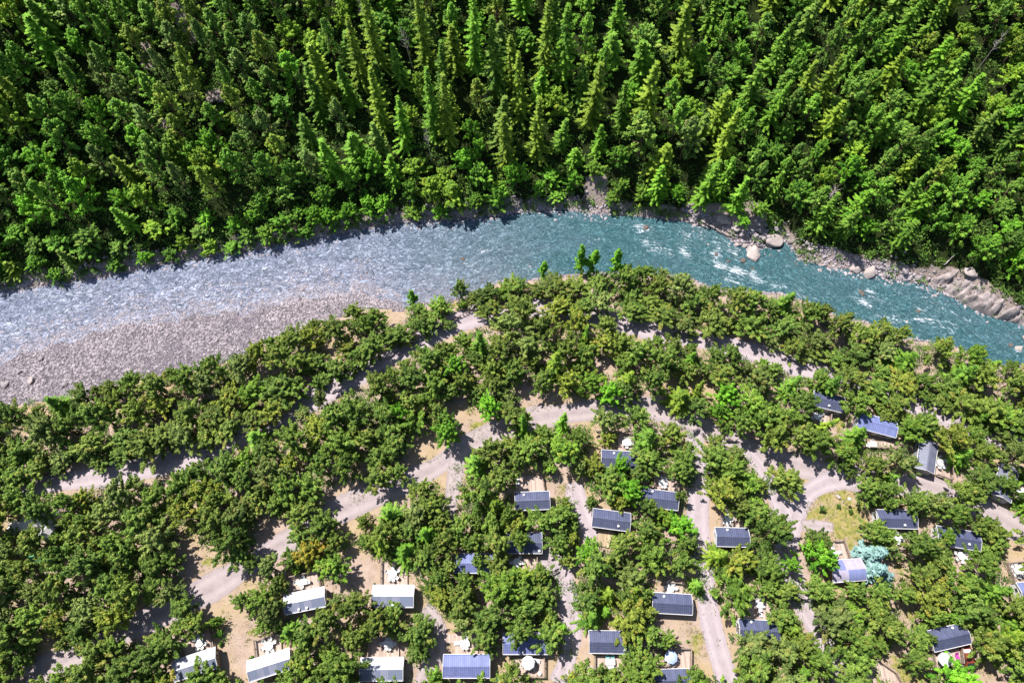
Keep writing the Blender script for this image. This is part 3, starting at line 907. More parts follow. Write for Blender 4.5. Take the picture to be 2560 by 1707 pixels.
# ------------------------------------------------------------------ decks
def make_deck(v, poly, rails, short, label, mat='deck', z=.42, cabin=None, step=None):
    pts = [at(x, y, z)[:2] for x, y in vp(v, poly)]
    c = sum(pts) / len(pts)
    rz = cabin_at[cabin][2] if cabin else 0.0
    root = tag(empty('wooden_deck', (c[0], c[1], 0), rz), label, 'deck', 'wooden decks beside the cabins')
    co, si = math.cos(-rz), math.sin(-rz)
    lp = [((p - c)[0] * co - (p - c)[1] * si, (p - c)[0] * si + (p - c)[1] * co) for p in pts]
    area = sum(lp[i][0] * lp[(i + 1) % len(lp)][1] - lp[(i + 1) % len(lp)][0] * lp[i][1] for i in range(len(lp)))
    order = lp if area > 0 else lp[::-1]
    MB().prism(order, z - .12, z).build('platform', M[mat], root)
    m = MB()
    for x, y in lp: m.box((x * .93, y * .93, (z - .12) / 2 - .05), (.14, .14, z - .02))
    m.build('support_posts', M['rail'], root)
    for i in rails:
        a, b = Vector((*lp[i], z)), Vector((*lp[(i + 1) % len(lp)], z))
        k = max(1, round((b - a).length / 1.3))
        m = MB()
        for j in range(k + 1):
            p = a.lerp(b, j / k)
            m.box((p.x, p.y, z + .5), (.1, .1, 1.0), math.atan2((b - a).y, (b - a).x))
        up = Vector((0, 0, 1))
        m.bar(a + up * 1.0, b + up * 1.0, .16, .06)
        m.bar(a + up * .32, b + up * .32, .05, .14)
        m.bar(a + up * .64, b + up * .64, .05, .14)
        m.build('railing', M['rail'], root)
    if step:
        x, y = vp(v, [step])[0]
        p = at(x, y, .2)[:2] - c
        lx, ly = p[0] * co - p[1] * si, p[0] * si + p[1] * co
        MB().box((lx, ly, .11), (1.5, 1.5, .2)).build('step', M[mat], root)
    return root


DECKS = [
    ('P1', [(290, 980), (690, 850), (730, 1075), (340, 1200)], [0, 1], 0, 'deck', None),
    ('P1', [(1300, 985), (1650, 900), (1660, 1125), (1325, 1220)], [0, 3], 1, 'deck', None),
    ('P1', [(1755, 130), (2160, 40), (2200, 255), (1785, 345)], [0, 1, 3], 2, 'deck', None),
    ('P2', [(845, -150), (1195, -150), (1195, 228), (835, 228)], [3], 3, 'deck', None),
    ('P2', [(690, 945), (1070, 940), (1080, 1212), (660, 1212)], [0, 3], 4, 'deck', None),
    ('P4', [(205, 875), (520, 875), (520, 1170), (205, 1170)], [0], 5, 'deck', (150, 960)),
    ('P4', [(1060, 1218), (1420, 1218), (1420, 1480), (1060, 1475)], [1, 2], 6, 'deck', (1060, 1230)),
    ('P3', [(945, 1062), (1325, 1062), (1325, 1250), (945, 1320)], [1, 3], 8, 'deck', None),
    ('P3', [(1035, -60), (1390, -60), (1420, 168), (1045, 180)], [1], 9, 'deck', None),
    ('P6', [(245, 785), (455, 810), (390, 1030), (260, 1000)], [], 10, 'deck_new', None),
    ('Q8', [(455, 110), (575, 110), (605, 262), (450, 243)], [0], 11, 'deck', None),
    ('P6', [(1010, 30), (1320, 60), (1335, 262), (1010, 232)], [1, 3], 12, 'deck', None),
    ('P6', [(1910, 520), (2240, 520), (2280, 765), (1925, 755)], [0, 3], 13, 'deck', None),
    ('P5', [(1130, 195), (1400, 210), (1420, 370), (1000, 352), (1010, 325), (1130, 310)], [0, 5], 14, 'deck', None),
    ('P5', [(195, 1190), (590, 1190), (590, 1400), (195, 1400)], [1, 3], 15, 'deck', (130, 1385)),
    ('P7', [(250, 215), (335, 215), (430, 310), (430, 412), (160, 392), (215, 320)], [0, 1, 2], 16, 'deck', None),
    ('P5', [(1180, 1100), (1505, 1095), (1500, 1368), (1190, 1375)], [0, 1], 17, 'deck', None),
    ('Q2', [(265, 222), (390, 215), (385, 300), (260, 300)], [1], 18, 'deck', None),
    ('Q2', [(680, 440), (900, 450), (880, 505), (690, 500)], [2], 19, 'deck', None),
    ('Q3', [(575, 255), (685, 290), (665, 470), (560, 430)], [0, 1, 2], 20, 'deck', None),
    ('Q3', [(1205, 480), (1290, 520), (1280, 650), (1175, 645)], [1], 21, 'deck', None),
    ('Q1', [(245, 405), (370, 405), (300, 540), (240, 545)], [2], 22, 'deck', None),
    ('Q1', [(700, 555), (835, 560), (850, 695), (750, 690)], [2], 23, 'deck', None),
    ('Q4', [(415, 540), (490, 535), (535, 672), (420, 688)], [0, 1], 24, 'deck', None),
    ('P8', [(525, 665), (745, 622), (757, 740), (548, 790)], [1, 3], 25, 'deck', None),
    ('Q1', [(1100, 650), (1310, 625), (1350, 785), (1168, 805)], [0, 3], 26, 'deck', None),
]
DL = {1: 'deck at', 6: 'deck below', 8: 'deck below', 10: 'deck of yellow boards below', 15: 'deck below', 18: 'deck below', 19: 'deck below', 20: 'deck right of', 21: 'deck right of', 22: 'deck below', 23: 'deck below', 25: 'deck below'}
for v, poly, rails, ci, mat, step in DECKS:
    short = CABINS[ci][7]
    rl = 'railed' if rails else 'open'
    make_deck(v, poly, rails, short, f'{rl} wooden {DL.get(ci, "deck above")} {short}', mat, cabin=short if ci not in (20, 21) else None, step=step)
make_deck('P8', [(0, 735), (90, 715), (240, 820), (285, 905), (100, 960), (-50, 800)], [0, 1, 2, 5], '', 'angular railed deck without a cabin in sight, bottom edge near the loop road')


# ------------------------------------------------------------------ patio furniture
def table_proto(shape, rx, ry, h=.74):
    root = empty('patio_table', link=False)
    m = MB()
    n = {'round': 16, 'oct': 8}.get(shape, 4)
    if n == 4:
        m.box((0, 0, h), (rx * 2, ry * 2, .05))
    else:
        m.prism([(rx * math.cos(2 * PI * (k + .5) / n), ry * math.sin(2 * PI * (k + .5) / n)) for k in range(n)], h - .025, h + .025)
    parts = [m.build('tabletop', M['white_plastic'], root, False)]
    for sx in (-1, 1):
        for sy in (-1, 1):
            parts.append(MB().tube([(sx * rx * .62, sy * ry * .62, h - .03), (sx * rx * .7, sy * ry * .7, 0)], .035).build('leg', M['white_plastic'], root, False))
    return root, parts


def parasol_proto(mat, r, open_=True):
    root = empty('parasol', link=False)
    m = MB()
    n = 8
    vs = [(0, 0, 2.45)]
    for f, z in ((.5, 2.27), (1.0, 1.98), (1.0, 1.84)):
        vs += [(r * f * math.cos(2 * PI * k / n), r * f * math.sin(2 * PI * k / n), z) for k in range(n)]
    fs = [(0, 1 + k, 1 + (k + 1) % n) for k in range(n)]
    for b in (1, 9): fs += [(b + k, b + n + k, b + n + (k + 1) % n, b + (k + 1) % n) for k in range(n)]
    m.add(vs, fs)
    parts = [m.build('canopy', M[mat], root, False),
             MB().tube([(0, 0, 0), (0, 0, 2.5)], .028).build('pole', M['metal'], root, False),
             MB().lathe((0, 0, 0), [(.26, 0), (.26, .05), (.08, .12)], 12).build('base', M['white_plastic'], root, False)]
    return root, parts


def chair_proto(mat):
    m = MB()
    m.box((0, 0, .44), (.50, .48, .05))
    m.bar((0, -.25, .44), (0, -.38, .92), .48, .04)
    for s_ in (-1, 1):
        m.box((s_ * .26, -.02, .66), (.06, .46, .04))
        m.bar((s_ * .25, .2, .0), (s_ * .25, .2, .66), .05, .05)
        m.bar((s_ * .24, -.24, .0), (s_ * .25, -.27, .66), .05, .05)
    return m.build('patio_chair', M[mat], None, False)


def copy_tree(proto, parts, loc, rz, scale=None):
    r = proto.copy()
    r.location, r.rotation_euler = loc, (0, 0, rz)
    if scale: r.scale = scale
    col.objects.link(r)
    for p in parts:
        c = p.copy()
        c.parent = r
        col.objects.link(c)
    return r


TAB = {'round': table_proto('round', .72, .72), 'oct': table_proto('oct', .8, .8), 'rect': table_proto('rect', .82, .5), 'long': table_proto('rect', .5, 1.0)}
CHAIR = {'white': chair_proto('white_plastic'), 'teal': chair_proto('teal_plastic')}
PARA = {'white': parasol_proto('white_plastic', 1.15), 'blue': parasol_proto('blue_cloth', 1.1)}
SIDE = [(0, 'right of'), (45, 'upper right of'), (90, 'above'), (135, 'upper left of'), (180, 'left of'), (225, 'lower left of'), (270, 'below'), (315, 'lower right of')]
DZ = .424
TABLES = [  # cabin index, view, x, y, kind, turn, chairs at (degrees)
    (0, 'P1', 530, 1010, 'oct', 15, (60, 100, 140, 250, 290, 330)), (1, 'P1', 1480, 1060, 'oct', 15, (20, 70, 130, 190, 250, 300)), (2, 'P1', 1940, 190, 'rect', 12, (80, 170, 260, 350)),
    (3, 'P2', 990, 75, 'oct', 0, (30, 90, 160, 240, 280, 320)), (4, 'P2', 930, 1030, 'rect', 0, (60, 110, 0, 180, 250, 290)), (5, 'P4', 340, 1020, 'rect', 0, (70, 110, 250, 290)),
    (6, 'P4', 1210, 1300, 'round', 0, (-40, 200)), (8, 'P3', 1050, 1125, 'oct', 0, (0, 60, 180)), (11, 'Q8', 520, 178, 'rect', 0, (60, 110, 0, 270)),
    (12, 'P6', 1135, 140, 'rect', 0, (60, 100, 250, 290)), (13, 'P6', 2020, 650, 'long', 0, (0, 90, 150, 210, 270)), (14, 'P5', 1235, 272, 'round', 0, (0, 50, 100, 170, 230, 290)),
    (15, 'P5', 415, 1275, 'rect', 0, (60, 120, 250, 290)), (16, 'P7', 315, 285, 'rect', 0, (60, 120, 270)), (17, 'P5', 1245, 1225, 'round', 0, (190, 250, 290, 330)), (18, 'Q2', 292, 248, 'oct', 0, (20, 200, 300)),
    (19, 'Q2', 725, 475, 'rect', 0, (80, 180)), (20, 'Q3', 600, 330, 'round', 0, (20, 80, 150, 200, 250, 300)), (21, 'Q3', 1222, 560, 'oct', 0, (30, 110, 250, 320)),
    (22, 'Q1', 270, 455, 'rect', 0, (90, 270, 180)), (23, 'Q1', 765, 590, 'oct', 20, (10, 70, 130, 190, 250, 310)), (25, 'P8', 640, 715, 'oct', 15, (40, 110, 200)),
    (26, 'Q1', 1205, 705, 'oct', 0, (0, 45, 90, 135, 180, 225, 270, 315)), (24, 'Q4', 425, 640, 'oct', 0, (20, 90, 270))]
for ci, v, x, y, kind, turn, seats in TABLES:
    short = CABINS[ci][7]
    qx, qy = vp(v, [(x, y)])[0]
    p = at(qx, qy, DZ + .74)
    rz = R(turn)
    pr = TAB[kind]
    shape = {'round': 'round', 'oct': 'eight-sided', 'rect': 'rectangular', 'long': 'long upright'}[kind]
    tag(copy_tree(pr[0], pr[1], (p[0], p[1], DZ), rz), f'{shape} white patio table on the deck of {short}', 'table', 'patio tables on the decks')
    rx, ry = {'round': (.72, .72), 'oct': (.8, .8), 'rect': (.82, .5), 'long': (.5, 1.0)}[kind]
    used = {}
    for a in seats:
        ca, sa = math.cos(R(a)), math.sin(R(a))
        dd = min(rx / max(abs(ca), 1e-3), ry / max(abs(sa), 1e-3)) if kind in ('rect', 'long') else rx
        dd += .22
        lx, ly = ca * dd, sa * dd
        wx_, wy_ = p[0] + lx * math.cos(rz) - ly * math.sin(rz), p[1] + lx * math.sin(rz) + ly * math.cos(rz)
        tl = ci == 15 and a in (60, 120)
        ch = CHAIR['teal' if tl else 'white'].copy()
        out = math.atan2(wy_ - p[1], wx_ - p[0])
        ch.location, ch.rotation_euler = (wx_, wy_, DZ), (0, 0, out + PI / 2 + random.Random(int(a) + ci).uniform(-.25, .25))
        col.objects.link(ch)
        deg = math.degrees(out) % 360
        sd = min(SIDE, key=lambda s_: min(abs(s_[0] - deg), 360 - abs(s_[0] - deg)))[1]
        used[sd] = used.get(sd, 0) + 1
        extra = ('', 'second ', 'third ')[used[sd] - 1]
        tag(ch, f'{extra}{"teal" if tl else "white"} chair {sd} the table at {short}', 'chair', 'chairs round the patio tables')
for key, ci, v, x, y, label in [('white', 6, 'P4', 1205, 1290, 'big round white parasol shading the table at the parasol cabin'), ('blue', 17, 'P5', 1250, 1212, 'blue and white patterned parasol on the deck of the cut-off cabin'),
                                ('white', 25, 'P8', 640, 712, 'white parasol over the table beside the rust-red car')]:
    qx, qy = vp(v, [(x, y)])[0]
    p = at(qx, qy, DZ + 2.2)
    tag(copy_tree(*PARA[key], (p[0], p[1], DZ), .2), label, 'parasol')
# a few single pieces
def single(name, m, mat, v, x, y, z, label, cat, rz=0.0):
    qx, qy = vp(v, [(x, y)])[0]
    p = at(qx, qy, z)
    o = m.build(name, M[mat])
    o.location, o.rotation_euler = (p[0], p[1], z), (0, 0, rz)
    return tag(o, label, cat)


def lounger(mat):
    m = MB().box((0, 0, .3), (.6, 1.2, .08)).bar((0, .6, .3), (0, 1.0, .75), .6, .08)
    for sx in (-.24, .24):
        for sy in (-.5, .5): m.box((sx, sy, .13), (.06, .06, .26))
    return m


single('deck_lounger', lounger(0), 'white_plastic', 'P8', 648, 662, DZ, 'small white lounger near the lower eave of the red-car cabin', 'lounger', .5)
single('deck_lounger', lounger(0), 'magenta', 'P8', 728, 705, DZ, 'magenta lounger on the deck left of the rust-red car', 'lounger', .2)
single('deck_lounger', lounger(0), 'white_plastic', 'P4', 1320, 1262, DZ, 'white lounger with bent legs right of the big round parasol', 'lounger', 1.4)
single('deck_lounger', lounger(0), 'white_plastic', 'P7', 312, 352, DZ, 'white lounger below the table on the angled deck', 'lounger', 0)
ch = MB().box((0, 0, .3), (1.1, .62, .55)).box((0, 0, .6), (1.16, .68, .07)).box((.4, 0, .02), (.08, .6, .04)).box((-.4, 0, .02), (.08, .6, .04))
single('storage_chest', ch, 'white_plastic', 'P3', 1058, 30, DZ, 'white storage chest at the left end of the bare long deck', 'chest', PI / 2)
ch = MB().box((0, 0, .4), (1.0, .6, .06)).box((-.42, 0, .19), (.06, .5, .38)).box((.42, 0, .19), (.06, .5, .38))
single('side_table', ch, 'white_plastic', 'P4', 230, 1022, DZ, 'small white side table left of the table at the bright blue cabin', 'table')
single('side_table', MB().lathe((0, 0, 0), [(.3, 0), (.28, .04), (.05, .06), (.05, .42), (.32, .44), (.32, .48)], 14), 'white_plastic', 'P4', 1358, 1432, DZ, 'round white stool in the lower right corner of the parasol deck', 'stool')
m = MB()
m.add([(-1.1, -.35, .05), (1.0, -.3, .05), (1.15, .3, .05), (-1.0, .35, .05), (-.9, 0, .55), (.9, .03, .6)], [(0, 1, 5, 4), (1, 2, 5), (2, 3, 4, 5), (3, 0, 4), (3, 2, 1, 0)])
single('tarpaulin_cover', m, 'green_cloth', 'P4', 825, 1500, 0.0, 'dark green tarpaulin cover on the ground right of the bright blue cabin', 'tarpaulin', .45)  # only a tarpaulin cover lying on the ground, no boat in it


# ------------------------------------------------------------------ tents at the left
def tent(v, x, y, wd, dp, ht, rz, mat, label, name='ridge_tent'):
    qx, qy = vp(v, [(x, y)])[0]
    p = at(qx, qy, ht * .6)
    root = tag(empty(name, (p[0], p[1], 0), rz), label, 'tent')
    m = MB()
    vs = [(-wd / 2, -dp / 2, 0), (wd / 2, -dp / 2, 0), (wd / 2, dp / 2, 0), (-wd / 2, dp / 2, 0), (-wd / 2, -dp / 2, ht * .55), (wd / 2, -dp / 2, ht * .55), (wd / 2, dp / 2, ht * .55), (-wd / 2, dp / 2, ht * .55), (-wd / 2 + .2, 0, ht), (wd / 2 - .2, 0, ht)]
    m.add(vs, [(0, 1, 5, 4), (1, 2, 6, 5), (2, 3, 7, 6), (3, 0, 4, 7), (4, 5, 9, 8), (6, 7, 8, 9), (5, 6, 9), (7, 4, 8)])
    m.build('canvas', M[mat], root)
    g = MB()
    for sx, sy in ((-1, -1), (1, -1), (1, 1), (-1, 1)):
        g.tube([(sx * wd / 2, sy * dp / 2, ht * .55), (sx * (wd / 2 + .8), sy * (dp / 2 + .6), 0.02)], .02, 4)
    g.build('guy_ropes', M['trim'], root)


tent('Q7', 175, 350, 4.6, 3.0, 2.6, .5, 'tent', 'long white canvas tent under trees, left of the other white tent')
tent('Q7', 380, 310, 3.6, 2.8, 2.5, .2, 'tent', 'angular white canvas tent under trees, right of the long white tent')
tent('Q7', 355, 405, 2.6, 2.0, 2.0, 1.1, 'tent', 'small white canvas tent just below the angular white tent')
tent('Q7', 280, 600, 2.6, 2.2, 2.0, .3, 'light_green_cloth', 'light green tent almost hidden below the white tents')

# ------------------------------------------------------------------ the rust-red car
def car():
    qx, qy = vp('P8', [(808, 690)])[0]
    p = at(qx, qy, .8)
    a0, a1 = at(*vp('P8', [(790, 615)])[0], .8), at(*vp('P8', [(832, 765)])[0], .8)
    rz = math.atan2(a1[1] - a0[1], a1[0] - a0[0])
    root = tag(empty('parked_car', (p[0], p[1], 0), rz), 'rust-red estate car parked against the end of the slate cabin deck', 'car')
    prof = [(-2.1, .55, .80), (-2.0, .85, .84), (-1.2, .95, .86), (-.55, 1.42, .72), (.9, 1.45, .72), (1.75, 1.0, .84), (2.05, .92, .84), (2.12, .55, .80)]
    vs, fs = [], []
    for x, z, hw in prof: vs += [(x, -hw, z), (x, hw, z), (x, hw + .04, .45), (x, -hw - .04, .45)]
    for i in range(len(prof) - 1):
        b, d = i * 4, i * 4 + 4
        fs += [(b, d, d + 1, b + 1), (b + 1, d + 1, d + 2, b + 2), (b + 3, d + 3, d, b), (b + 2, d + 2, d + 3, b + 3)]
    fs += [(0, 1, 2, 3), (31, 30, 29, 28)]
    body = meshobj('body', vs, fs, M['car_paint'], root)
    bv = body.modifiers.new('bevel', 'BEVEL')
    bv.width, bv.segments = .09, 3
    MB().add([(-1.14, -.74, .995), (-.62, -.64, 1.39), (-.62, .64, 1.39), (-1.14, .74, .995)], [(0, 1, 2, 3)]) if False else None
    ws = MB()
    ws.add([(-1.16, -.72, 1.01), (-1.16, .72, 1.01), (-.62, .62, 1.40), (-.62, -.62, 1.40), (-1.19, -.72, 1.02), (-1.19, .72, 1.02), (-.65, .62, 1.42), (-.65, -.62, 1.42)], [(0, 1, 2, 3), (7, 6, 5, 4), (0, 4, 5, 1), (1, 5, 6, 2), (2, 6, 7, 3), (3, 7, 4, 0)])
    ws.build('windscreen', M['trim'], root)
    rw = MB()
    rw.add([(1.0, -.62, 1.42), (1.0, .62, 1.42), (1.66, .74, 1.08), (1.66, -.74, 1.08), (1.03, -.62, 1.45), (1.03, .62, 1.45), (1.69, .74, 1.10), (1.69, -.74, 1.10)], [(3, 2, 1, 0), (4, 5, 6, 7), (0, 1, 5, 4), (1, 2, 6, 5), (2, 3, 7, 6), (3, 0, 4, 7)])
    rw.build('rear_window', M['glass'], root)
    for s_ in (-1, 1):
        MB().box((.15, s_ * .80, 1.2), (1.5, .05, .3)).build('side_window', M['glass'], root)
        MB().box((-2.09, s_ * .58, .72), (.08, .3, .14)).build('headlight', M['lamp_glass'], root)
        for x in (-1.35, 1.35):
            wv = MB().tube([(x, s_ * .72, .33), (x, s_ * .90, .33)], .33, 16).build('wheel', M['rubber'], root)
            MB().tube([(x, s_ * .89, .33), (x, s_ * .915, .33)], .19, 12).build('rim', M['metal'], wv)


car()

# ------------------------------------------------------------------ globe lamp, island stone, river fence
def lamp():
    g = at(*vp('Q4', [(541, 208)])[0], 3.0)
    root = tag(empty('street_lamp', (g[0], g[1], 0)), 'white globe lamp on a thin pole standing on the grass island', 'street lamp')
    MB().lathe((0, 0, 0), [(.14, 0), (.12, .25), (.055, .3), (.045, 2.75)], 10).build('pole', M['metal'], root)
    MB().lathe((0, 0, 3.0), [(.09, -.3), (.25, -.2), (.32, 0), (.25, .2), (.1, .3)], 16).build('lamp_globe', M['lamp_glass'], root, smooth=True)


lamp()


def fence():
    a, b = at(*vp('d2', [(1235, 525)])[0], .8), at(*vp('d2', [(1400, 450)])[0], .8)
    root = tag(empty('wooden_fence', (a[0], a[1], 0)), 'low wooden rail fence along the river path near the bend', 'fence')
    d = Vector((b[0] - a[0], b[1] - a[1], 0))
    k = 8
    for j in range(k + 1):
        q = d * (j / k)
        MB().box((q.x, q.y, .55), (.14, .14, 1.15)).build('post', M['rail'], root)
    for z in (.45, .95): MB().bar((0, 0, z), (d.x, d.y, z), .07, .12).build('rail', M['rail'], root)


fence()

# ------------------------------------------------------------------ rocks
def rock_mesh(seed, sub=3, flat=.65, ang=.35):
    r = np.random.default_rng(seed)
    bm = bmesh.new()
    bmesh.ops.create_icosphere(bm, subdivisions=sub, radius=1.0)
    v = np.array([q.co[:] for q in bm.verts])
    f = [[q.index for q in p.verts] for p in bm.faces]
    bm.free()
    # cut by random planes for broken faces, then roughen
    for _ in range(16):
        nrm = r.normal(size=3)
        nrm /= np.linalg.norm(nrm)
        h = r.uniform(.5, .85)
        d = v @ nrm
        v -= np.where(d > h, d - h, 0)[:, None] * nrm * .92
    for k in range(3):
        a = r.normal(size=3) * (1.5 + 2 * k)
        v *= 1 + .06 / (k + 1) * np.sin(v @ a + r.uniform(0, 6))[:, None]
    v *= np.array([r.uniform(.85, 1.15), r.uniform(.85, 1.15), flat])
    return v, np.array(f)


ROCKS = [rock_mesh(40 + i, 3, .55 + .1 * (i % 3)) for i in range(6)]
BOULDERS = [  # view, x, y, radius (crop pixels), material, label
    ('Q5', 415, 375, 74, 'rock', 'huge pale flat-topped boulder standing in the water at the rapids'),
    ('Q5', 572, 262, 78, 'rock', 'huge pinkish boulder beside the dark teal pool'),
    ('Q5', 512, 218, 48, 'rock', 'flat pale boulder leaning behind the huge pinkish one'),
    ('Q5', 185, 85, 62, 'rock', 'tall pointed pale boulder at the forest edge above the driftwood'),
    ('Q5', 60, 295, 20, 'rock_grey', 'small grey stone in the white water left of the rapids'),
    ('Q5', 775, 400, 16, 'rock', 'small pale stone alone in the teal pool'),
    ('Q5', 745, 440, 17, 'rock_dark', 'brown wet stone in the teal pool below the pale one'),
    ('Q5', 540, 380, 16, 'rock_dark', 'brown stone in the water right of the flat-topped boulder'),
    ('Q5', 1212, 472, 42, 'rock', 'rounded white boulder on the shore right of the gravel spit'),
    ('Q5', 870, 318, 18, 'rock', 'round pale stone at the upper end of the gravel spit'),
    ('Q5', 215, 425, 24, 'rock_dark', 'dark wet rock in the middle of the white rapids'),
    ('Q5', 325, 418, 26, 'rock_dark', 'dark brown rock left of the flat-topped boulder base'),
    ('Q5', 408, 485, 22, 'rock_dark', 'dark rock in the foam below the flat-topped boulder'),
    ('Q5', 120, 370, 22, 'rock_dark', 'dark rock ringed by foam at the left of the rapids'),
    ('Q5', 300, 275, 26, 'rock', 'pale block among driftwood left of the boulders'),
    ('Q5', 350, 290, 24, 'rock', 'pale block just above the flat-topped boulder'),
    ('Q5', 465, 285, 28, 'rock', 'pinkish broken rock between the two huge boulders'),
    ('Q5', 295, 160, 30, 'rock', 'pale brown block above the driftwood pile'),
    ('Q5', 345, 165, 24, 'rock', 'tan block right of the block above the driftwood'),
    ('Q5', 595, 160, 26, 'rock_grey', 'grey rock at the forest edge above the huge boulders'),
    ('Q5', 455, 110, 34, 'rock_grey', 'grey rock in tree shade above the boulder pile'),
    ('Q5', 1215, 375, 32, 'rock', 'tan slab on the shore below the bright shrubs'),
    ('Q6', 80, 178, 62, 'rock', 'wide pale wedge-shaped boulder at the pool edge'),
    ('Q6', 200, 205, 28, 'rock_grey', 'purplish upright stone right of the wedge-shaped boulder'),
    ('Q6', 350, 160, 34, 'rock_grey', 'flat purplish slab on the stony far shore'),
    ('Q6', 305, 258, 12, 'rock', 'small pale stone at the waterline near the outcrop'),
    ('Q6', 440, 220, 24, 'rock_grey', 'grey stone where the stony shore meets the outcrop'),
    ('Q6', 855, 190, 48, 'rock', 'pinkish block lying on top of the outcrop'),
    ('Q6', 352, 568, 20, 'rock', 'white-pink stone near the campsite bank below the small rapids'),
    ('Q6', 430, 487, 18, 'rock_dark', 'brown rock splitting the foam in mid river'),
    ('Q6', 8, 355, 28, 'rock_dark', 'dark rock between two white foam curls'),
    ('Q6', 1248, 690, 34, 'rock', 'white boulder cut by the right edge of the photo'),
    ('Q6', 1200, 772, 28, 'rock', 'flat white stone near the right edge below the white boulder'),
    ('Q6', 1130, 750, 20, 'rock_dark', 'submerged olive-brown stone near the right edge'),
    ('d2', 1335, 133, 24, 'rock_dark', 'single brown boulder in mid river right of centre, ringed by foam'),
    ('e3', 868, 1478, 22, 'rock_dark', 'brown rock in foam below the far bank at the bend'),
    ('e3', 1362, 1420, 40, 'rock', 'leaning pale rock at the waterline below a small spruce'),
    ('d1', 200, 905, 24, 'rock', 'pale boulder on the gravel bar near the left edge'), ('d1', 410, 930, 18, 'rock_grey', 'grey-blue stone on the gravel bar by the trees'),
    ('d1', 35, 925, 24, 'rock_grey', 'grey boulder at the left edge of the gravel bar'), ('d1', 120, 850, 20, 'rock_grey', 'grey stone in the gravel bar left of the pale boulder'), ('d1', 255, 765, 16, 'rock_grey', 'dark grey stone mid gravel bar'),
    ('d1', 640, 660, 15, 'rock_grey', 'round grey stone at the inner waterline of the gravel bar'), ('c4', 455, 365, 18, 'rock', 'white-pink stone lying on the grass island beside the lamp'), ('d2', 270, 85, 16, 'rock_grey', 'grey stone on the far gravel shore'), ('d2', 360, 30, 18, 'rock', 'pale stone on the far gravel shore under shrubs'),
    ('d3', 55, 195, 12, 'rock', 'pale stone on the near shore left of the poplars'), ('d3', 120, 175, 12, 'rock_grey', 'small grey stone on the near shore beside the poplars')]
for i, (v, x, y, r_, mat, label) in enumerate(BOULDERS):
    qx, qy = vp(v, [(x, y)])[0]
    g = on_ground(qx, qy, .3)
    rad = r_ * VIEWS[v][2] * np.linalg.norm(np.array([g[0], g[1], g[2] - CAM_H])) / FPX * .98
    vv, ff = ROCKS[i % 6]
    a = i * 1.7
    rot = np.array([[math.cos(a), -math.sin(a), 0], [math.sin(a), math.cos(a), 0], [0, 0, 1]])
    zb = max(g[2], WATER - .25)
    o = meshobj('boulder', (vv @ rot.T) * rad, ff, M[mat])
    o.location = (g[0], g[1], zb + rad * .12)
    tag(o, label, 'rock', 'rocks of the river')

# rock outcrop on the far bank at the right
def outcrop():
    poly = [at(x, y, -.6)[:2] for x, y in vp('Q6', [(480, 235), (600, 165), (720, 85), (880, 150), (960, 300), (1100, 390), (1200, 460), (1340, 560), (1340, 640), (1250, 572), (1040, 520), (880, 455), (780, 395), (650, 315), (570, 282)])]
    xs, ys = [p[0] for p in poly], [p[1] for p in poly]
    g = np.arange(min(xs), max(xs), .25)
    h_ = np.arange(min(ys), max(ys), .25)
    GX, GY = np.meshgrid(g, h_)
    # distance to the outline
    d = np.full(GX.shape, 1e9)
    for i in range(len(poly)):
        a, b = poly[i], poly[(i + 1) % len(poly)]
        ab = b - a
        t = np.clip(((GX - a[0]) * ab[0] + (GY - a[1]) * ab[1]) / (ab @ ab), 0, 1)
        d = np.minimum(d, np.hypot(GX - a[0] - t * ab[0], GY - a[1] - t * ab[1]))
    ins = inpoly(GX.ravel(), GY.ravel(), [tuple(p) for p in poly]).reshape(GX.shape)
    u = GX * .8 + GY * .6
    v_ = -GX * .6 + GY * .8
    rr = np.random.default_rng(3)
    ns = 150
    su, sv = rr.uniform(u.min(), u.max(), ns), rr.uniform(v_.min(), v_.max(), ns)
    uu, vv_ = u + wob(GX, GY, 1.2, 9) * .5, v_ + wob(GX, GY, 1.5, 8) * .5
    dd = np.sqrt(((uu[..., None] - su) * .55) ** 2 + ((vv_[..., None] - sv) * 1.1) ** 2)
    o2 = np.argsort(dd, -1)
    k0 = o2[..., 0]
    d0, d1 = np.take_along_axis(dd, o2[..., :1], -1)[..., 0], np.take_along_axis(dd, o2[..., 1:2], -1)[..., 0]
    off = rr.uniform(0, 1.3, ns)[k0] + rr.normal(0, .28, ns)[k0] * (u - su[k0]) + rr.normal(0, .4, ns)[k0] * (v_ - sv[k0])
    crack = np.clip(1 - (d1 - d0) / .22, 0, 1)
    zz = WATER - .2 + 1.9 * (1 - np.exp(-d / 1.2)) + (off - .75 * crack) * np.clip(d / .8, 0, 1) + np.clip(d / 3, 0, 1.4) + rr.normal(0, .07, GX.shape)
    zz = np.where(ins, zz, WATER - 1.5)
    keep = ins[:-1, :-1] | ins[1:, 1:] | ins[:-1, 1:] | ins[1:, :-1]
    i = np.arange(GX.size).reshape(GX.shape)
    f = np.stack([i[:-1, :-1], i[:-1, 1:], i[1:, 1:], i[1:, :-1]], -1)[keep]
    used, inv = np.unique(f, return_inverse=True)
    o = meshobj('rock_outcrop', np.stack([GX.ravel(), GY.ravel(), zz.ravel()], -1)[used], inv.reshape(-1, 4), M['rock'])
    o.data.materials.clear(); o.data.materials.append(M['rock_cliff'])
    tag(o, 'long fissured pale rock outcrop along the far bank at the right', 'rock')


outcrop()

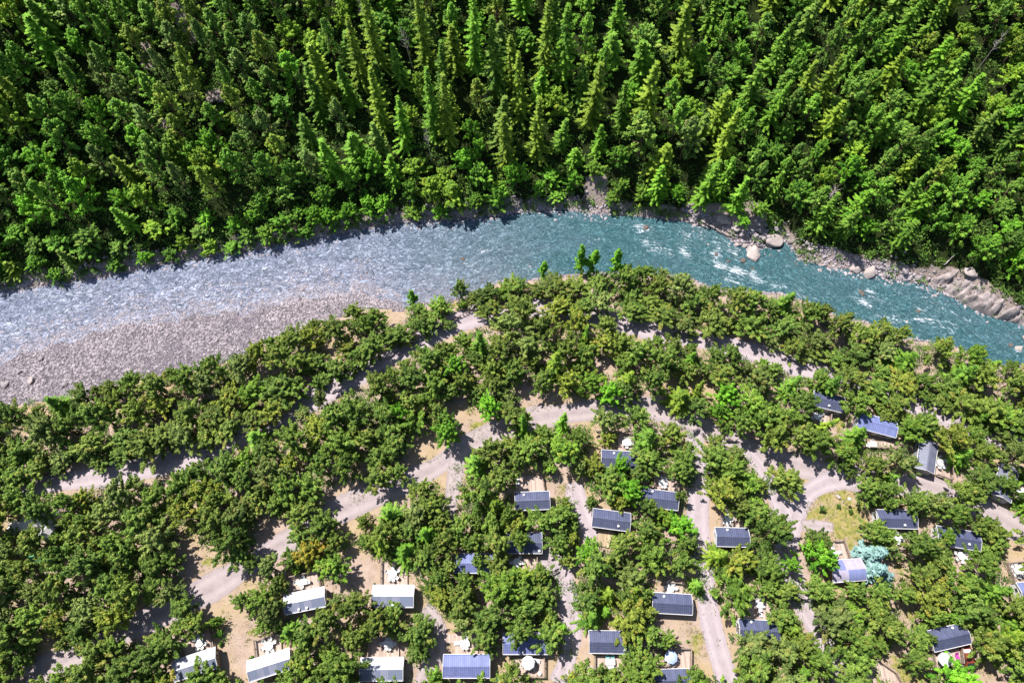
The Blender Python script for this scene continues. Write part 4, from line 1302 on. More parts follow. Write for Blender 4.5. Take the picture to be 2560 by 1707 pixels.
# driftwood
for v, a, b, r_, label in [('Q5', (0, 92), (175, 190), .22, 'long grey driftwood log at the waterline left of the boulders'), ('Q5', (0, 130), (70, 165), .16, 'short driftwood log at the water edge far left of the boulders'),
                           ('Q5', (190, 160), (300, 220), .15, 'driftwood log slanting above the pale blocks'), ('Q5', (170, 190), (285, 240), .14, 'thin driftwood pole along the waterline above the rapids'),
                           ('Q5', (400, 300), (445, 210), .13, 'driftwood branch propped against the pinkish rocks'), ('Q5', (385, 185), (440, 260), .12, 'thin driftwood stick across the boulder pile'),
                           ('Q5', (680, 272), (775, 235), .13, 'driftwood pole on the pale gravel spit'), ('Q6', (640, 130), (735, 40), .16, 'bare grey fallen trunk above the outcrop'), ('Q5', (300, 200), (250, 235), .12, 'short stick beside the driftwood pile')]:
    p0, p1 = (on_ground(*vp(v, [q])[0], .5) for q in (a, b))
    z0, z1 = max(p0[2], WATER) + .45, max(p1[2], WATER) + .5
    mid = (np.array(p0) + np.array(p1)) / 2
    pts = []
    for k in range(7):
        t = k / 6
        pts.append((p0[0] + (p1[0] - p0[0]) * t - mid[0] + .12 * math.sin(k * 2.1), p0[1] + (p1[1] - p0[1]) * t - mid[1] + .1 * math.cos(k * 1.7), z0 + (z1 - z0) * t))
    o = MB().tube(pts, [r_ * (1 - .08 * k) for k in range(7)], 7).build('driftwood_log', M['deadwood'], smooth=True)
    o.location = (mid[0], mid[1], 0)
    tag(o, label, 'driftwood', 'driftwood on the far bank')

# cobbles: bar, shallows and the stony far shore
def cobbles():
    ico = rock_mesh(77, 1, .6)
    v0, f0 = ico
    r = np.random.default_rng(5)
    P, S_ = [], []
    def put(x, y, s_, zoff): P.append((x, y, zoff)); S_.append(s_)
    x = r.uniform(-118, -10, 15000)
    t = r.uniform(0, 1, 15000)
    lo, hi = yS(x) + .2, yW(x) + 3.0
    y = lo + (hi - lo) * t
    ok = (hi - lo) > 3.6
    s_ = .12 + .22 * r.random(15000) ** 3 + (r.random(15000) > .985) * .3
    for q in np.nonzero(ok)[0]:
        z = max(float(hgt(x[q], y[q])), WATER - .05)
        put(x[q], y[q], s_[q], z)
    x = r.uniform(-118, -30, 1700)                         # shallows
    y = yW(x) + (yN(x) - yW(x)) * r.uniform(0, .75, 1700) ** 2.2
    for q in range(1700): put(x[q], y[q], r.uniform(.15, .42), WATER - .06)
    x = r.uniform(-115, 115, 6000)                         # far shore
    y = yN(x) + r.normal(.8, 1.3, 6000)
    for q in range(6000):
        if x[q] < 22 or x[q] > 40:
            z = float(hgt(x[q], y[q]))
            put(x[q], y[q], .15 + .5 * r.random() ** 3, max(z, WATER - .08))
    x = r.uniform(-20, 100, 1500)                        # near shore
    y = yS(x) + r.uniform(-1.0, .9, 1500)
    for q in range(1500): put(x[q], y[q], .12 + .35 * r.random() ** 3, max(float(hgt(x[q], y[q])), WATER - .05))
    for v, poly, cnt, s0, s1 in [('Q5', [(255, 150), (640, 150), (640, 300), (500, 300), (350, 310), (255, 290)], 170, .35, 1.0), ('Q5', [(790, 230), (1249, 380), (1249, 430), (1100, 440), (860, 330)], 260, .15, .5),
                                 ('Q6', [(0, 80), (200, 110), (480, 210), (480, 250), (250, 230), (0, 150)], 300, .2, .75), ('e3', [(0, 1340), (700, 1320), (1100, 1400), (1100, 1420), (650, 1390), (0, 1370)], 300, .15, .6), ('e3', [(1100, 1330), (1400, 1400), (1400, 1480), (1130, 1420)], 120, .25, .8)]:
        pq = vp(v, poly)
        xs_, ys_ = [q[0] for q in pq], [q[1] for q in pq]
        while cnt:
            a, b = r.uniform(min(xs_), max(xs_)), r.uniform(min(ys_), max(ys_))
            if not inpoly(np.array([a]), np.array([b]), pq)[0]: continue
            g = on_ground(a, b, .3)
            put(g[0], g[1], s0 + (s1 - s0) * r.random() ** 2, max(g[2], WATER - .1))
            cnt -= 1
    P, S_ = np.array(P), np.array(S_)
    N = len(P)
    a = r.uniform(0, 6.28, N)
    sc3 = np.stack([S_ * r.uniform(.8, 1.4, N), S_ * r.uniform(.7, 1.1, N), S_], -1)
    q = v0[None] * sc3[:, None, :]
    ca, sa = np.cos(a)[:, None], np.sin(a)[:, None]
    VV = np.stack([q[..., 0] * ca - q[..., 1] * sa, q[..., 0] * sa + q[..., 1] * ca, q[..., 2]], -1) + P[:, None, :]
    FF = f0[None] + (np.arange(N) * len(v0))[:, None, None]
    tag(meshobj('cobbles', VV.reshape(-1, 3), FF.reshape(-1, 3), M['cobble']), kind='stuff')


cobbles()

# ------------------------------------------------------------------ foliage
def unit(v): return v / np.maximum(np.linalg.norm(v, axis=-1, keepdims=True), 1e-6)


def leaves(P, N, size, rng_, asp=.6):
    """one rhombic leaf spray per point, facing N"""
    n = len(P)
    t = unit(np.cross(N, rng_.normal(size=(n, 3))))
    b = np.cross(N, t)
    s_ = size * rng_.uniform(.7, 1.3, n)[:, None]
    v = np.stack([P - t * s_, P - b * s_ * asp, P + t * s_, P + b * s_ * asp], 1).reshape(-1, 3)
    return v


def cloud_crown(seed, R_, zlo, zhi, ncl, per, crad, size, flat=.75, shape=1.0, top=.55, tintshift=0.0):
    """crown of leaf clumps spread over an uneven dome"""
    r = np.random.default_rng(seed)
    C, CR = [], []
    ex = r.uniform(.82, 1.18, 8)
    for k in range(ncl):
        f = (k + .5) / ncl
        a = k * 2.39996 + r.uniform(-.5, .5)
        zf = r.uniform(0, 1) ** .8 if k % 3 else r.uniform(.6, 1)
        rad = R_ * (1 - max(0, (zf - (1 - top)) / top) ** 2 * .85) ** shape * r.uniform(.35, .88) * ex[int(a / 6.2832 * 8) % 8]
        if k % 4 == 0: rad *= .45
        C.append((rad * math.cos(a), rad * math.sin(a), zlo + (zhi - zlo) * zf * .92))
        CR.append(crad * r.uniform(.65, 1.25))
    C, CR = np.array(C), np.array(CR)
    hr = np.percentile(np.hypot(C[:, 0], C[:, 1]), 93) + crad * .8      # the crown keeps its nominal radius
    C[:, :2] *= 1.13 * R_ / hr
    n = ncl * per
    ci = np.repeat(np.arange(ncl), per)
    ctr = np.array([0, 0, zlo + (zhi - zlo) * .3])
    out = unit((C - ctr) * np.array([1, 1, .8]) + r.normal(size=C.shape) * R_ * .22 + np.array([0, 0, .25 * R_]))
    u = r.uniform(0, 1, n)
    d = unit(r.normal(size=(n, 3)))
    P = C[ci] + out[ci] * (CR[ci] * 1.9 * (u - .55))[:, None] + d * (CR[ci] * (.78 - .55 * u) * r.uniform(.3, 1.0, n) ** .6)[:, None] * np.array([1, 1, flat])
    N = unit(d * .5 + out[ci] * .3 + r.normal(size=(n, 3)) * .45 + np.array([0, 0, .4]))
    tint = np.clip(np.repeat(r.uniform(.1, .8, ncl), per) + r.normal(0, .13, n) + tintshift, 0, .84)
    yel = np.repeat(r.random(ncl) > .95, per)
    tint = np.where(yel, .98, tint)
    return leaves(P, N, size, r), tint, C


def spruce_crown(seed, R_, H, z0, levels, pw=.85, size=.34, droop=.32):
    r = np.random.default_rng(seed)
    P, N, T, Q = [], [], [], []
    V = []
    for lv in range(levels):
        f = lv / (levels - 1)
        z = z0 + (H - z0) * f ** .92
        ln = max(.22, R_ * (1 - f) ** pw) * r.uniform(.85, 1.1)
        nb = int(round(8 - 3.5 * f))
        a0 = r.uniform(0, 6.28)
        for b in range(nb):
            a = a0 + 6.2832 * b / nb + r.uniform(-.3, .3)
            if r.random() < .12: continue
            L = ln * r.choice([.55, .8, 1.0, 1.12]) * r.uniform(.85, 1.12)
            out = np.array([math.cos(a), math.sin(a), 0])
            sd = np.array([-math.sin(a), math.cos(a), 0])
            m = max(3, int(L * 4.8))
            tb = np.clip(r.normal(.45, .22), 0, .84)
            for k in range(m):
                s_ = (k + .6) / m
                p = out * L * s_ + np.array([0, 0, z - droop * L * s_ + .12 * L * s_ ** 3])
                for sg in (-1, 1, 0):
                    dirv = out * .75 + sd * sg * .8 + np.array([0, 0, -.28 if sg else -.05])
                    dirv /= np.linalg.norm(dirv)
                    l_ = size * (1.25 - .65 * s_) * r.uniform(.8, 1.25) * (1.0 if sg else .9)
                    c = p + dirv * l_ * .8
                    w_ = np.cross(dirv, np.array([0, 0, 1.0]) + r.normal(size=3) * .35)
                    w_ /= np.linalg.norm(w_)
                    V += [c - dirv * l_, c - w_ * l_ * .42, c + dirv * l_, c + w_ * l_ * .42]
                    T.append(tb + .28 * (s_ - .5) + r.normal(0, .08))
    return np.array(V), np.clip(np.array(T), 0, .84), None


def trunk_mesh(seed, H, r0, limbs, z0, R_, top=.9):
    r = np.random.default_rng(seed + 900)
    m = MB()
    pts = [(r.uniform(-.12, .12) * k * .4, r.uniform(-.12, .12) * k * .4, H * top * k / 5) for k in range(6)]
    pts[0] = (0, 0, -.6)
    m.tube(pts, [r0 * (1 - .165 * k) for k in range(6)], 7)
    for k in range(limbs):
        a = k * 2.4 + r.uniform(-.4, .4)
        f = r.uniform(.25, .85)
        z = z0 + (H * top - z0) * f * .8
        base = Vector((pts[min(5, int(z / (H * top) * 5))][0], pts[min(5, int(z / (H * top) * 5))][1], z))
        L = R_ * (1 - .5 * f) * r.uniform(.7, 1.0)
        e = base + Vector((math.cos(a) * L, math.sin(a) * L, L * r.uniform(.1, .55)))
        mm = base.lerp(e, .5) + Vector((0, 0, -.15 * L * .3))
        m.tube([base, mm, e], [r0 * .38, r0 * .24, r0 * .08], 5)
    return m


PROTO = {}


def proto(kind, name, h0, r0, crown, mat, trunk, bark='bark'):
    root = empty(name, link=False)
    parts = []
    if crown is not None:
        v, tint, _ = crown
        f = np.arange(len(v)).reshape(-1, 4)
        parts.append(meshobj('crown', v, f, M[mat], root, False, attrs={'tint': ('FACE', tint)}))
    if trunk is not None: parts.append(trunk.build('trunk', M[bark], root, False))
    for p in parts: p.parent = root
    PROTO.setdefault(kind, []).append((root, parts, h0, r0))


for s_ in range(7):
    proto('pine', 'pine_tree', 8.0, 3.0, cloud_crown(100 + s_, 3.0, 2.2, 7.6, 64 + 3 * s_, 92, .68, .17, .8, .9, .65), 'pine', trunk_mesh(s_, 7.4, .2, 8, 2.2, 2.6))
for s_ in range(5):
    proto('broad', 'broadleaf_tree', 8.0, 3.0, cloud_crown(200 + s_, 3.0, 1.4, 7.6, 66, 88, .70, .178, .85, .8, .7), 'broad', trunk_mesh(20 + s_, 6.8, .17, 7, 1.8, 2.5))
for s_ in range(6):
    proto('leafy', 'deciduous_tree', 8.0, 3.0, cloud_crown(250 + s_, 3.0, 1.6, 7.6, 66, 90, .70, .172, .8, .85, .7), 'leafy', trunk_mesh(25 + s_, 6.8, .17, 8, 1.8, 2.5))
for s_ in range(3):
    proto('tallbroad', 'broadleaf_tree', 12.0, 2.6, cloud_crown(230 + s_, 2.6, 2.0, 11.6, 70, 70, .70, .185, 1.0, 1.0, .9), 'broad', trunk_mesh(30 + s_, 10.5, .19, 7, 3, 2.2))
for s_ in range(5):
    proto('spruce', 'spruce_tree', 17.0, 2.9, spruce_crown(300 + s_, 2.9, 17, 1.6, 24, (.6, .75, .55, .8, .65)[s_], .29, .40), 'spruce', trunk_mesh(40 + s_, 17, .22, 0, 2, 2, .97))
for s_ in range(3):
    proto('campspruce', 'spruce_tree', 10.0, 3.0, spruce_crown(330 + s_, 3.0, 10, .9, 18, .8, .28, .28), 'spruce', trunk_mesh(50 + s_, 10, .18, 0, 1, 2, .97))
for s_ in range(3):
    proto('larch', 'larch_tree', 15.0, 2.4, cloud_crown(400 + s_, 2.4, 2.2, 14.4, 84, 54, .60, .17, 1.1, 1.2, .92), 'larch', trunk_mesh(60 + s_, 14, .2, 14, 2, 1.9, .97))
for s_ in range(2):
    proto('bluespruce', 'blue_spruce_tree', 8.0, 2.6, spruce_crown(500 + s_, 2.6, 8, .5, 15, .75, .42, .22), 'bluespruce', trunk_mesh(70 + s_, 8, .16, 0, 1, 2, .97))
for s_ in range(2):
    proto('poplar', 'poplar_tree', 12.0, 1.6, cloud_crown(520 + s_, 1.5, 1.0, 11.6, 38, 70, .7, .22, 1.2, 1.2, .6), 'broad', trunk_mesh(80 + s_, 11, .15, 6, 2, 1.2))
for s_ in range(3):
    proto('bush', 'bush', 1.4, 1.0, cloud_crown(540 + s_, .8, .25, 1.3, 12, 60, .42, .13, .8, .8, .6), 'shrub', trunk_mesh(85 + s_, 1.0, .05, 4, .1, .6))
for s_ in range(2):
    proto('dead', 'dead_tree', 8.0, 2.4, None, None, trunk_mesh(90 + s_, 8, .16, 26, 2, 2.6, .95), 'deadwood')
tree_count = {}
TREES = []
TR = random.Random(11)


def plant(kind, x, y, z, h, r, tint=(1, 1, 1), label=None, cat='tree', group=None):
    lst = PROTO[kind]
    k = tree_count.get(kind, 0)
    tree_count[kind] = k + 1
    root, parts, h0, r0 = lst[k % len(lst)]
    sr = r / r0
    el = TR.uniform(.84, 1.19) if kind in ('pine', 'broad', 'tallbroad', 'leafy') else TR.uniform(.94, 1.06)
    o = copy_tree(root, [], (x, y, z), TR.uniform(0, 6.28), (sr * el, sr / el, h / h0))
    o.rotation_euler = (TR.gauss(0, .045), TR.gauss(0, .045), o.rotation_euler.z)
    for p in parts:
        c = p.copy()
        c.parent = o
        c.color = (*tint, 1)
        col.objects.link(c)
    if label: tag(o, label, cat, group)
    return o


# colour families of the crowns (real leaf colours, one per tree)
HUES = {'olive': (.98, .97, .9), 'mid green': (.86, .98, .85), 'dark green': (.68, .80, .75), 'grey-green': (1.05, 1.0, 1.35), 'yellow-green': (1.22, 1.08, .8), 'bright green': (.95, 1.18, .75), 'brownish': (1.75, .85, .9)}

# ------------------------------------------------------------------ open ground of the camp (no crown stands over it)
OPEN = []
for v, polys in {
    'c1': [[(0, 310), (60, 320), (190, 290), (300, 250), (460, 225), (650, 240), (700, 195), (860, 165), (930, 150), (1060, 130), (1200, 90), (1330, 75), (1400, 30), (1490, 0), (1560, 0), (1570, 35), (1400, 75), (1150, 150), (1140, 195), (1060, 190), (970, 225), (890, 205), (740, 250), (680, 300), (560, 315), (420, 300), (360, 325), (270, 290), (150, 300), (60, 330), (0, 330)],
           [(1180, 620), (1250, 610), (1290, 680), (1390, 730), (1400, 790), (1480, 830), (1540, 870), (1620, 890), (1600, 960), (1500, 1050), (1560, 1120), (1653, 1150), (1653, 1568), (1520, 1568), (1480, 1480), (1440, 1440), (1440, 1330), (1460, 1270), (1440, 1180), (1420, 1130), (1330, 1100), (1310, 1050), (1230, 1000), (1180, 1020), (1160, 960), (1180, 850), (1200, 700)],
           [(870, 1080), (1030, 1040), (1060, 1110), (1030, 1190), (960, 1230), (840, 1280), (780, 1290), (740, 1240), (850, 1170)],
           [(200, 1290), (300, 1280), (380, 1370), (450, 1400), (400, 1440), (300, 1490), (190, 1520), (140, 1568), (80, 1568), (210, 1480), (240, 1380)], [(40, 1430), (90, 1430), (90, 1568), (40, 1568)],
           [(1160, 1290), (1380, 1230), (1440, 1330), (1440, 1470), (1280, 1440), (1115, 1480), (1115, 1420), (1190, 1400)], [(95, 500), (200, 505), (200, 590), (100, 590)], [(290, 480), (365, 490), (320, 610), (275, 600)]],
    'c2': [[(1000, 100), (1010, 30), (1100, 10), (1140, 0), (1190, 70), (1230, 120), (1280, 100), (1290, 170), (1250, 260), (1310, 350), (1320, 460), (1260, 500), (1240, 450), (1250, 380), (1180, 280), (1150, 190), (1000, 160), (950, 140)],
           [(440, 320), (560, 270), (640, 250), (720, 290), (780, 350), (860, 350), (980, 280), (1000, 310), (870, 360), (850, 390), (740, 400), (690, 460), (650, 500), (660, 560), (600, 630), (620, 700), (720, 740), (780, 790), (790, 830), (790, 930), (720, 960), (640, 930), (560, 970), (520, 960), (580, 880), (600, 760), (600, 640), (560, 600), (480, 580), (500, 510), (440, 400)],
           [(0, 520), (120, 500), (170, 590), (230, 630), (210, 690), (100, 750), (40, 720), (0, 690)],
           [(1060, 1080), (1160, 1090), (1200, 1140), (1150, 1170), (1240, 1240), (1240, 1370), (1180, 1400), (1210, 1420), (1100, 1500), (1030, 1568), (1000, 1568), (1005, 1470), (1100, 1420), (1180, 1380), (1200, 1290), (1150, 1200), (1080, 1130)],
           [(210, 890), (400, 850), (440, 950), (455, 1070), (190, 1115), (180, 1005), (215, 990)], [(800, 790), (900, 820), (980, 870), (1022, 935), (1070, 1000), (1060, 1110), (750, 1080), (750, 935)], [(745, 1280), (920, 1280), (955, 1400), (1000, 1420), (955, 1490), (880, 1530), (670, 1520), (670, 1400)],
           [(1240, 1240), (1370, 1260), (1430, 1380), (1508, 1385), (1580, 1400), (1560, 1535), (1210, 1510), (1210, 1385), (1270, 1380)], [(1310, 740), (1430, 740), (1500, 830), (1530, 850), (1340, 860)], [(0, 1290), (130, 1270), (160, 1360), (240, 1400), (130, 1490), (0, 1540)], [(0, 700), (160, 720), (190, 860), (100, 860), (0, 760)]],
    'c3': [[(20, 220), (200, 215), (210, 340), (245, 340), (245, 435), (100, 440), (60, 400), (20, 345)], [(230, 250), (380, 240), (470, 240), (480, 290), (550, 360), (620, 420), (620, 460), (520, 450), (500, 540), (550, 600), (540, 640), (440, 620), (440, 540), (400, 460), (390, 330), (330, 340), (260, 390), (260, 300)],
           [(515, 455), (735, 470), (750, 540), (690, 570), (640, 600), (610, 690), (560, 680), (550, 580), (515, 545)], [(70, 600), (215, 600), (230, 740), (165, 815), (30, 800), (0, 765), (0, 680)],
           [(160, 760), (230, 720), (230, 780), (330, 830), (400, 810), (450, 830), (400, 880), (380, 950), (390, 1060), (370, 1100), (420, 1190), (460, 1230), (480, 1310), (490, 1400), (500, 1440), (420, 1440), (360, 1500), (280, 1568), (200, 1568), (210, 1420), (280, 1400), (400, 1420), (420, 1300), (340, 1180), (310, 1120), (330, 1000), (280, 870), (250, 820)],
           [(0, 1330), (60, 1330), (130, 1310), (190, 1380), (205, 1530), (50, 1520), (50, 1400), (0, 1380)], [(490, 1230), (690, 1240), (720, 1375), (720, 1440), (640, 1450), (500, 1500), (470, 1460), (490, 1380)], [(575, 75), (750, 85), (740, 110), (640, 115), (575, 130)],
           [(870, 320), (950, 235), (1040, 240), (1060, 325), (1070, 340), (1060, 440), (980, 420), (930, 370)], [(950, 150), (1000, 180), (1000, 230), (940, 230)],
           [(1190, 0), (1212, 0), (1225, 190), (1240, 320), (1300, 430), (1345, 455), (1345, 560), (1285, 600), (1250, 690), (1245, 780), (1290, 880), (1290, 1000), (1268, 980), (1235, 830), (1205, 700), (1225, 580), (1165, 480), (1120, 390), (1160, 340), (1190, 290)],
           [(1345, 460), (1400, 460), (1490, 540), (1510, 570), (1530, 650), (1470, 680), (1380, 680), (1340, 640), (1290, 640), (1290, 570), (1345, 570)], [(910, 960), (980, 920), (1050, 930), (1100, 1000), (1165, 1000), (1180, 1140), (940, 1130), (930, 1000)],
           [(1160, 1050), (1300, 1060), (1350, 1120), (1440, 1160), (1440, 1200), (1400, 1210), (1400, 1330), (1470, 1440), (1450, 1568), (1330, 1568), (1300, 1500), (1230, 1430), (1150, 1400), (1120, 1340), (1080, 1300), (1050, 1240), (980, 1190), (960, 1140), (1170, 1140)],
           [(1010, 1350), (1150, 1340), (1150, 1470), (1080, 1540), (1080, 1568), (930, 1568), (980, 1480)], [(1550, 1010), (1640, 1010), (1653, 1240), (1500, 1210), (1440, 1200), (1440, 1160), (1500, 1160), (1540, 1050)], [(960, 570), (1020, 640), (1110, 680), (1000, 660), (950, 620)], [(545, 370), (600, 420), (620, 450), (560, 440)]],
    'c4': [[(0, 90), (30, 130), (110, 110), (200, 150), (300, 150), (420, 180), (480, 220), (590, 230), (560, 290), (540, 340), (560, 400), (640, 460), (660, 550), (640, 660), (590, 690), (570, 750), (520, 760), (490, 650), (420, 650), (400, 600), (340, 580), (260, 570), (230, 600), (220, 720), (240, 820), (250, 920), (250, 1020), (290, 1150), (330, 1200), (370, 1250), (430, 1310), (480, 1340), (470, 1400), (480, 1450), (470, 1568), (420, 1568), (440, 1440), (420, 1330), (340, 1260), (280, 1260), (270, 1180), (240, 1090), (200, 960), (130, 860), (190, 840), (190, 750), (150, 640), (140, 520), (100, 500), (40, 480), (0, 340), (0, 290), (80, 400), (150, 430), (220, 330), (250, 240), (150, 160), (90, 140), (0, 180)],
           [(990, 10), (1095, 30), (1090, 85), (1190, 110), (1230, 200), (1200, 310), (1060, 330), (1060, 370), (1000, 320), (860, 270), (925, 190), (990, 150)], [(660, 460), (740, 470), (900, 500), (960, 560), (940, 590), (870, 640), (820, 690), (815, 600), (720, 540), (665, 530)],
           [(1190, 590), (1280, 620), (1365, 660), (1365, 690), (1290, 720), (1270, 800), (1340, 840), (1230, 830), (1220, 740), (1190, 690)], [(430, 655), (485, 650), (520, 760), (605, 765), (640, 920), (440, 930), (420, 860), (410, 770)],
           [(800, 780), (850, 730), (900, 880), (860, 910), (790, 860)], [(830, 1090), (960, 1080), (960, 1190), (890, 1180)], [(1000, 490), (1060, 500), (1060, 570), (1000, 560)], [(1350, 440), (1420, 430), (1540, 480), (1653, 420), (1653, 930), (1580, 925), (1525, 795), (1540, 780), (1550, 700), (1560, 560), (1530, 480), (1420, 490)],
           [(1500, 190), (1610, 220), (1600, 290), (1653, 300), (1653, 400), (1600, 400), (1610, 300), (1500, 230)], [(1420, 320), (1460, 350), (1570, 410), (1560, 440), (1420, 370)], [(1600, 930), (1653, 920), (1653, 1010)],
           [(1060, 1220), (1255, 1185), (1310, 1300), (1335, 1455), (1260, 1440), (1200, 1430), (1110, 1440), (1060, 1430), (1060, 1355)], [(1330, 1370), (1440, 1430), (1530, 1500), (1540, 1568), (1440, 1568), (1400, 1500), (1340, 1450)], [(740, 1420), (850, 1330), (920, 1330), (880, 1420), (860, 1480), (1030, 1500), (1040, 1568), (850, 1568), (800, 1480)], [(650, 1420), (710, 1415), (830, 1500), (850, 1568), (740, 1568), (730, 1480)], [(430, 960), (480, 950), (490, 1010), (440, 1010)]],
    'd2': [[(160, 1110), (250, 1090), (330, 1080), (420, 1040), (420, 1000), (340, 980), (350, 950), (420, 970), (600, 900), (690, 850), (700, 830), (800, 780), (900, 740), (930, 700), (1060, 650), (1120, 620), (1250, 590), (1290, 560), (1340, 510), (1390, 480), (1440, 520), (1540, 500), (1540, 550), (1440, 560), (1340, 590), (1180, 640), (1020, 690), (1000, 740), (930, 740), (900, 800), (730, 850), (680, 960), (600, 960), (480, 1040), (350, 1040), (250, 1130), (200, 1190), (150, 1190)],
           [(1350, 1130), (1430, 1110), (1590, 1200), (1640, 1220), (1480, 1290), (1390, 1330), (1350, 1330), (1330, 1200)], [(1000, 1370), (1020, 1260), (1110, 1250), (1160, 1300), (1210, 1380), (1270, 1400), (1280, 1470), (1160, 1568), (1110, 1490), (1000, 1450)], [(1270, 1060), (1350, 1000), (1400, 1040), (1340, 1110), (1300, 1250)], [(900, 440), (990, 470), (960, 500), (900, 490)], [(1250, 440), (1390, 400), (1400, 450), (1250, 490)], [(1400, 850), (1450, 880), (1480, 930), (1430, 910)]],
    'd3': [[(30, 920), (100, 890), (130, 950), (260, 1010), (350, 1060), (540, 1060), (570, 1040), (590, 1090), (630, 1130), (700, 1130), (800, 1060), (790, 1010), (960, 990), (1000, 1050), (1050, 1140), (1200, 1180), (1280, 1160), (1310, 1170), (1360, 1250), (1480, 1270), (1560, 1340), (1653, 1370), (1653, 1500), (1600, 1480), (1510, 1400), (1470, 1310), (1370, 1260), (1290, 1230), (1220, 1240), (1200, 1330), (1210, 1440), (1190, 1440), (1170, 1200), (1060, 1150), (940, 1140), (860, 1060), (720, 1060), (660, 1160), (560, 1100), (480, 1180), (400, 1190), (350, 1150), (260, 1130), (220, 1190), (100, 1140), (80, 1050), (30, 980)],
           [(550, 780), (600, 720), (650, 780), (660, 890), (600, 870), (540, 860)], [(1220, 860), (1310, 960), (1290, 1060), (1260, 1010)], [(970, 890), (1060, 930), (990, 970)], [(520, 1200), (560, 1300), (540, 1370), (510, 1370)], [(700, 1230), (790, 1260), (800, 1370), (755, 1420), (575, 1430), (575, 1370), (700, 1365)],
           [(150, 440), (170, 410), (200, 460), (280, 480), (200, 490)], [(500, 470), (580, 480), (720, 510), (830, 575), (1000, 600), (1200, 620), (1250, 640), (1330, 610), (1380, 640), (1480, 640), (1600, 690), (1580, 740), (1530, 755), (1480, 680), (1310, 690), (1240, 700), (1210, 640), (1060, 620), (870, 610), (740, 580), (720, 540), (590, 490)], [(1430, 870), (1500, 870), (1500, 970), (1460, 980)]],
    'd4': [[(0, 720), (60, 690), (130, 740), (220, 780), (340, 820), (480, 850), (470, 880), (400, 850), (330, 850), (280, 870), (210, 845), (120, 825), (40, 780), (0, 740)], [(700, 950), (860, 1000), (960, 1040), (1100, 1090), (1250, 1120), (1330, 1190), (1480, 1270), (1490, 1300), (1390, 1240), (1300, 1190), (1200, 1150), (1080, 1120), (1000, 1060), (860, 1010)], [(1610, 1300), (1653, 1330), (1653, 1350)],
           [(310, 1060), (350, 1020), (470, 1050), (470, 1110), (360, 1180), (300, 1180), (290, 1110)], [(430, 1140), (500, 1150), (510, 1190), (470, 1250), (430, 1280)], [(590, 1110), (640, 1170), (710, 1220), (830, 1180), (830, 1310), (820, 1350), (660, 1330), (660, 1290), (740, 1250), (630, 1210)], [(0, 960), (60, 960), (40, 1040), (0, 1040)]]}.items():
    for p in polys: OPEN.append(vp(v, p))
MK = 4
mh, mw = 1707 // MK + 60, 2560 // MK + 120       # mask with a margin round the frame
mxx, myy = np.meshgrid((np.arange(mw) - 60) * MK + MK / 2, (np.arange(mh) - 30) * MK + MK / 2)
openm = np.zeros((mh, mw), bool)
for p in OPEN: openm |= inpoly(mxx.ravel(), myy.ravel(), p).reshape(mh, mw)
# beyond the survey's river-side tree line there are no camp trees
line = np.array(sorted(sb))
openm |= myy < np.interp(mxx, line[:, 0], line[:, 1])
covered = np.zeros((mh, mw), np.int16)


def disc(px, py, rp):
    i0, i1 = int((py - rp) / MK + 30), int((py + rp) / MK + 31)
    j0, j1 = int((px - rp) / MK + 60), int((px + rp) / MK + 61)
    if i0 < 0 or j0 < 0 or i1 > mh or j1 > mw: return None
    sl = (slice(i0, i1), slice(j0, j1))
    return sl, (mxx[sl] - px) ** 2 + (myy[sl] - py) ** 2 < rp * rp


def in_cabin(x, y, pad=.3):
    for c, ax, hl, hw in FOOT:
        d = np.array([x, y]) - c
        if abs(d @ ax) < hl + pad and abs(ax[0] * d[1] - ax[1] * d[0]) < hw + pad: return True
    return False


def px_per_m(px, py, z):
    p = at(px, py, z)
    return FPX / abs(-p[1] * ST + (z - CAM_H) * CT)


CAMP = []   # kind, x, y, z, h, r, hue


def camp_tree(kind, v, x, y, r, hue, h=None):
    """a tree whose crown is centred at x, y with radius r in the enlarged photograph"""
    px, py = vp(v, [(x, y)])[0]
    rad = r * VIEWS[v][2] / px_per_m(px, py, 4)
    h = h or max(4.0, min(11.5, rad * {'pine': 2.7, 'broad': 2.5, 'campspruce': 3.0, 'bluespruce': 2.6, 'poplar': 5, 'dead': 3, 'larch': 4, 'spruce': 4.5}[kind]))
    zc = h * .55
    p = at(px, py, zc)
    CAMP.append((kind, p[0], p[1], float(hgt(p[0], p[1])), h, rad, hue))
    d = disc(px, py, r * VIEWS[v][2] * .85)
    if d: covered[d[0]][d[1]] += 1


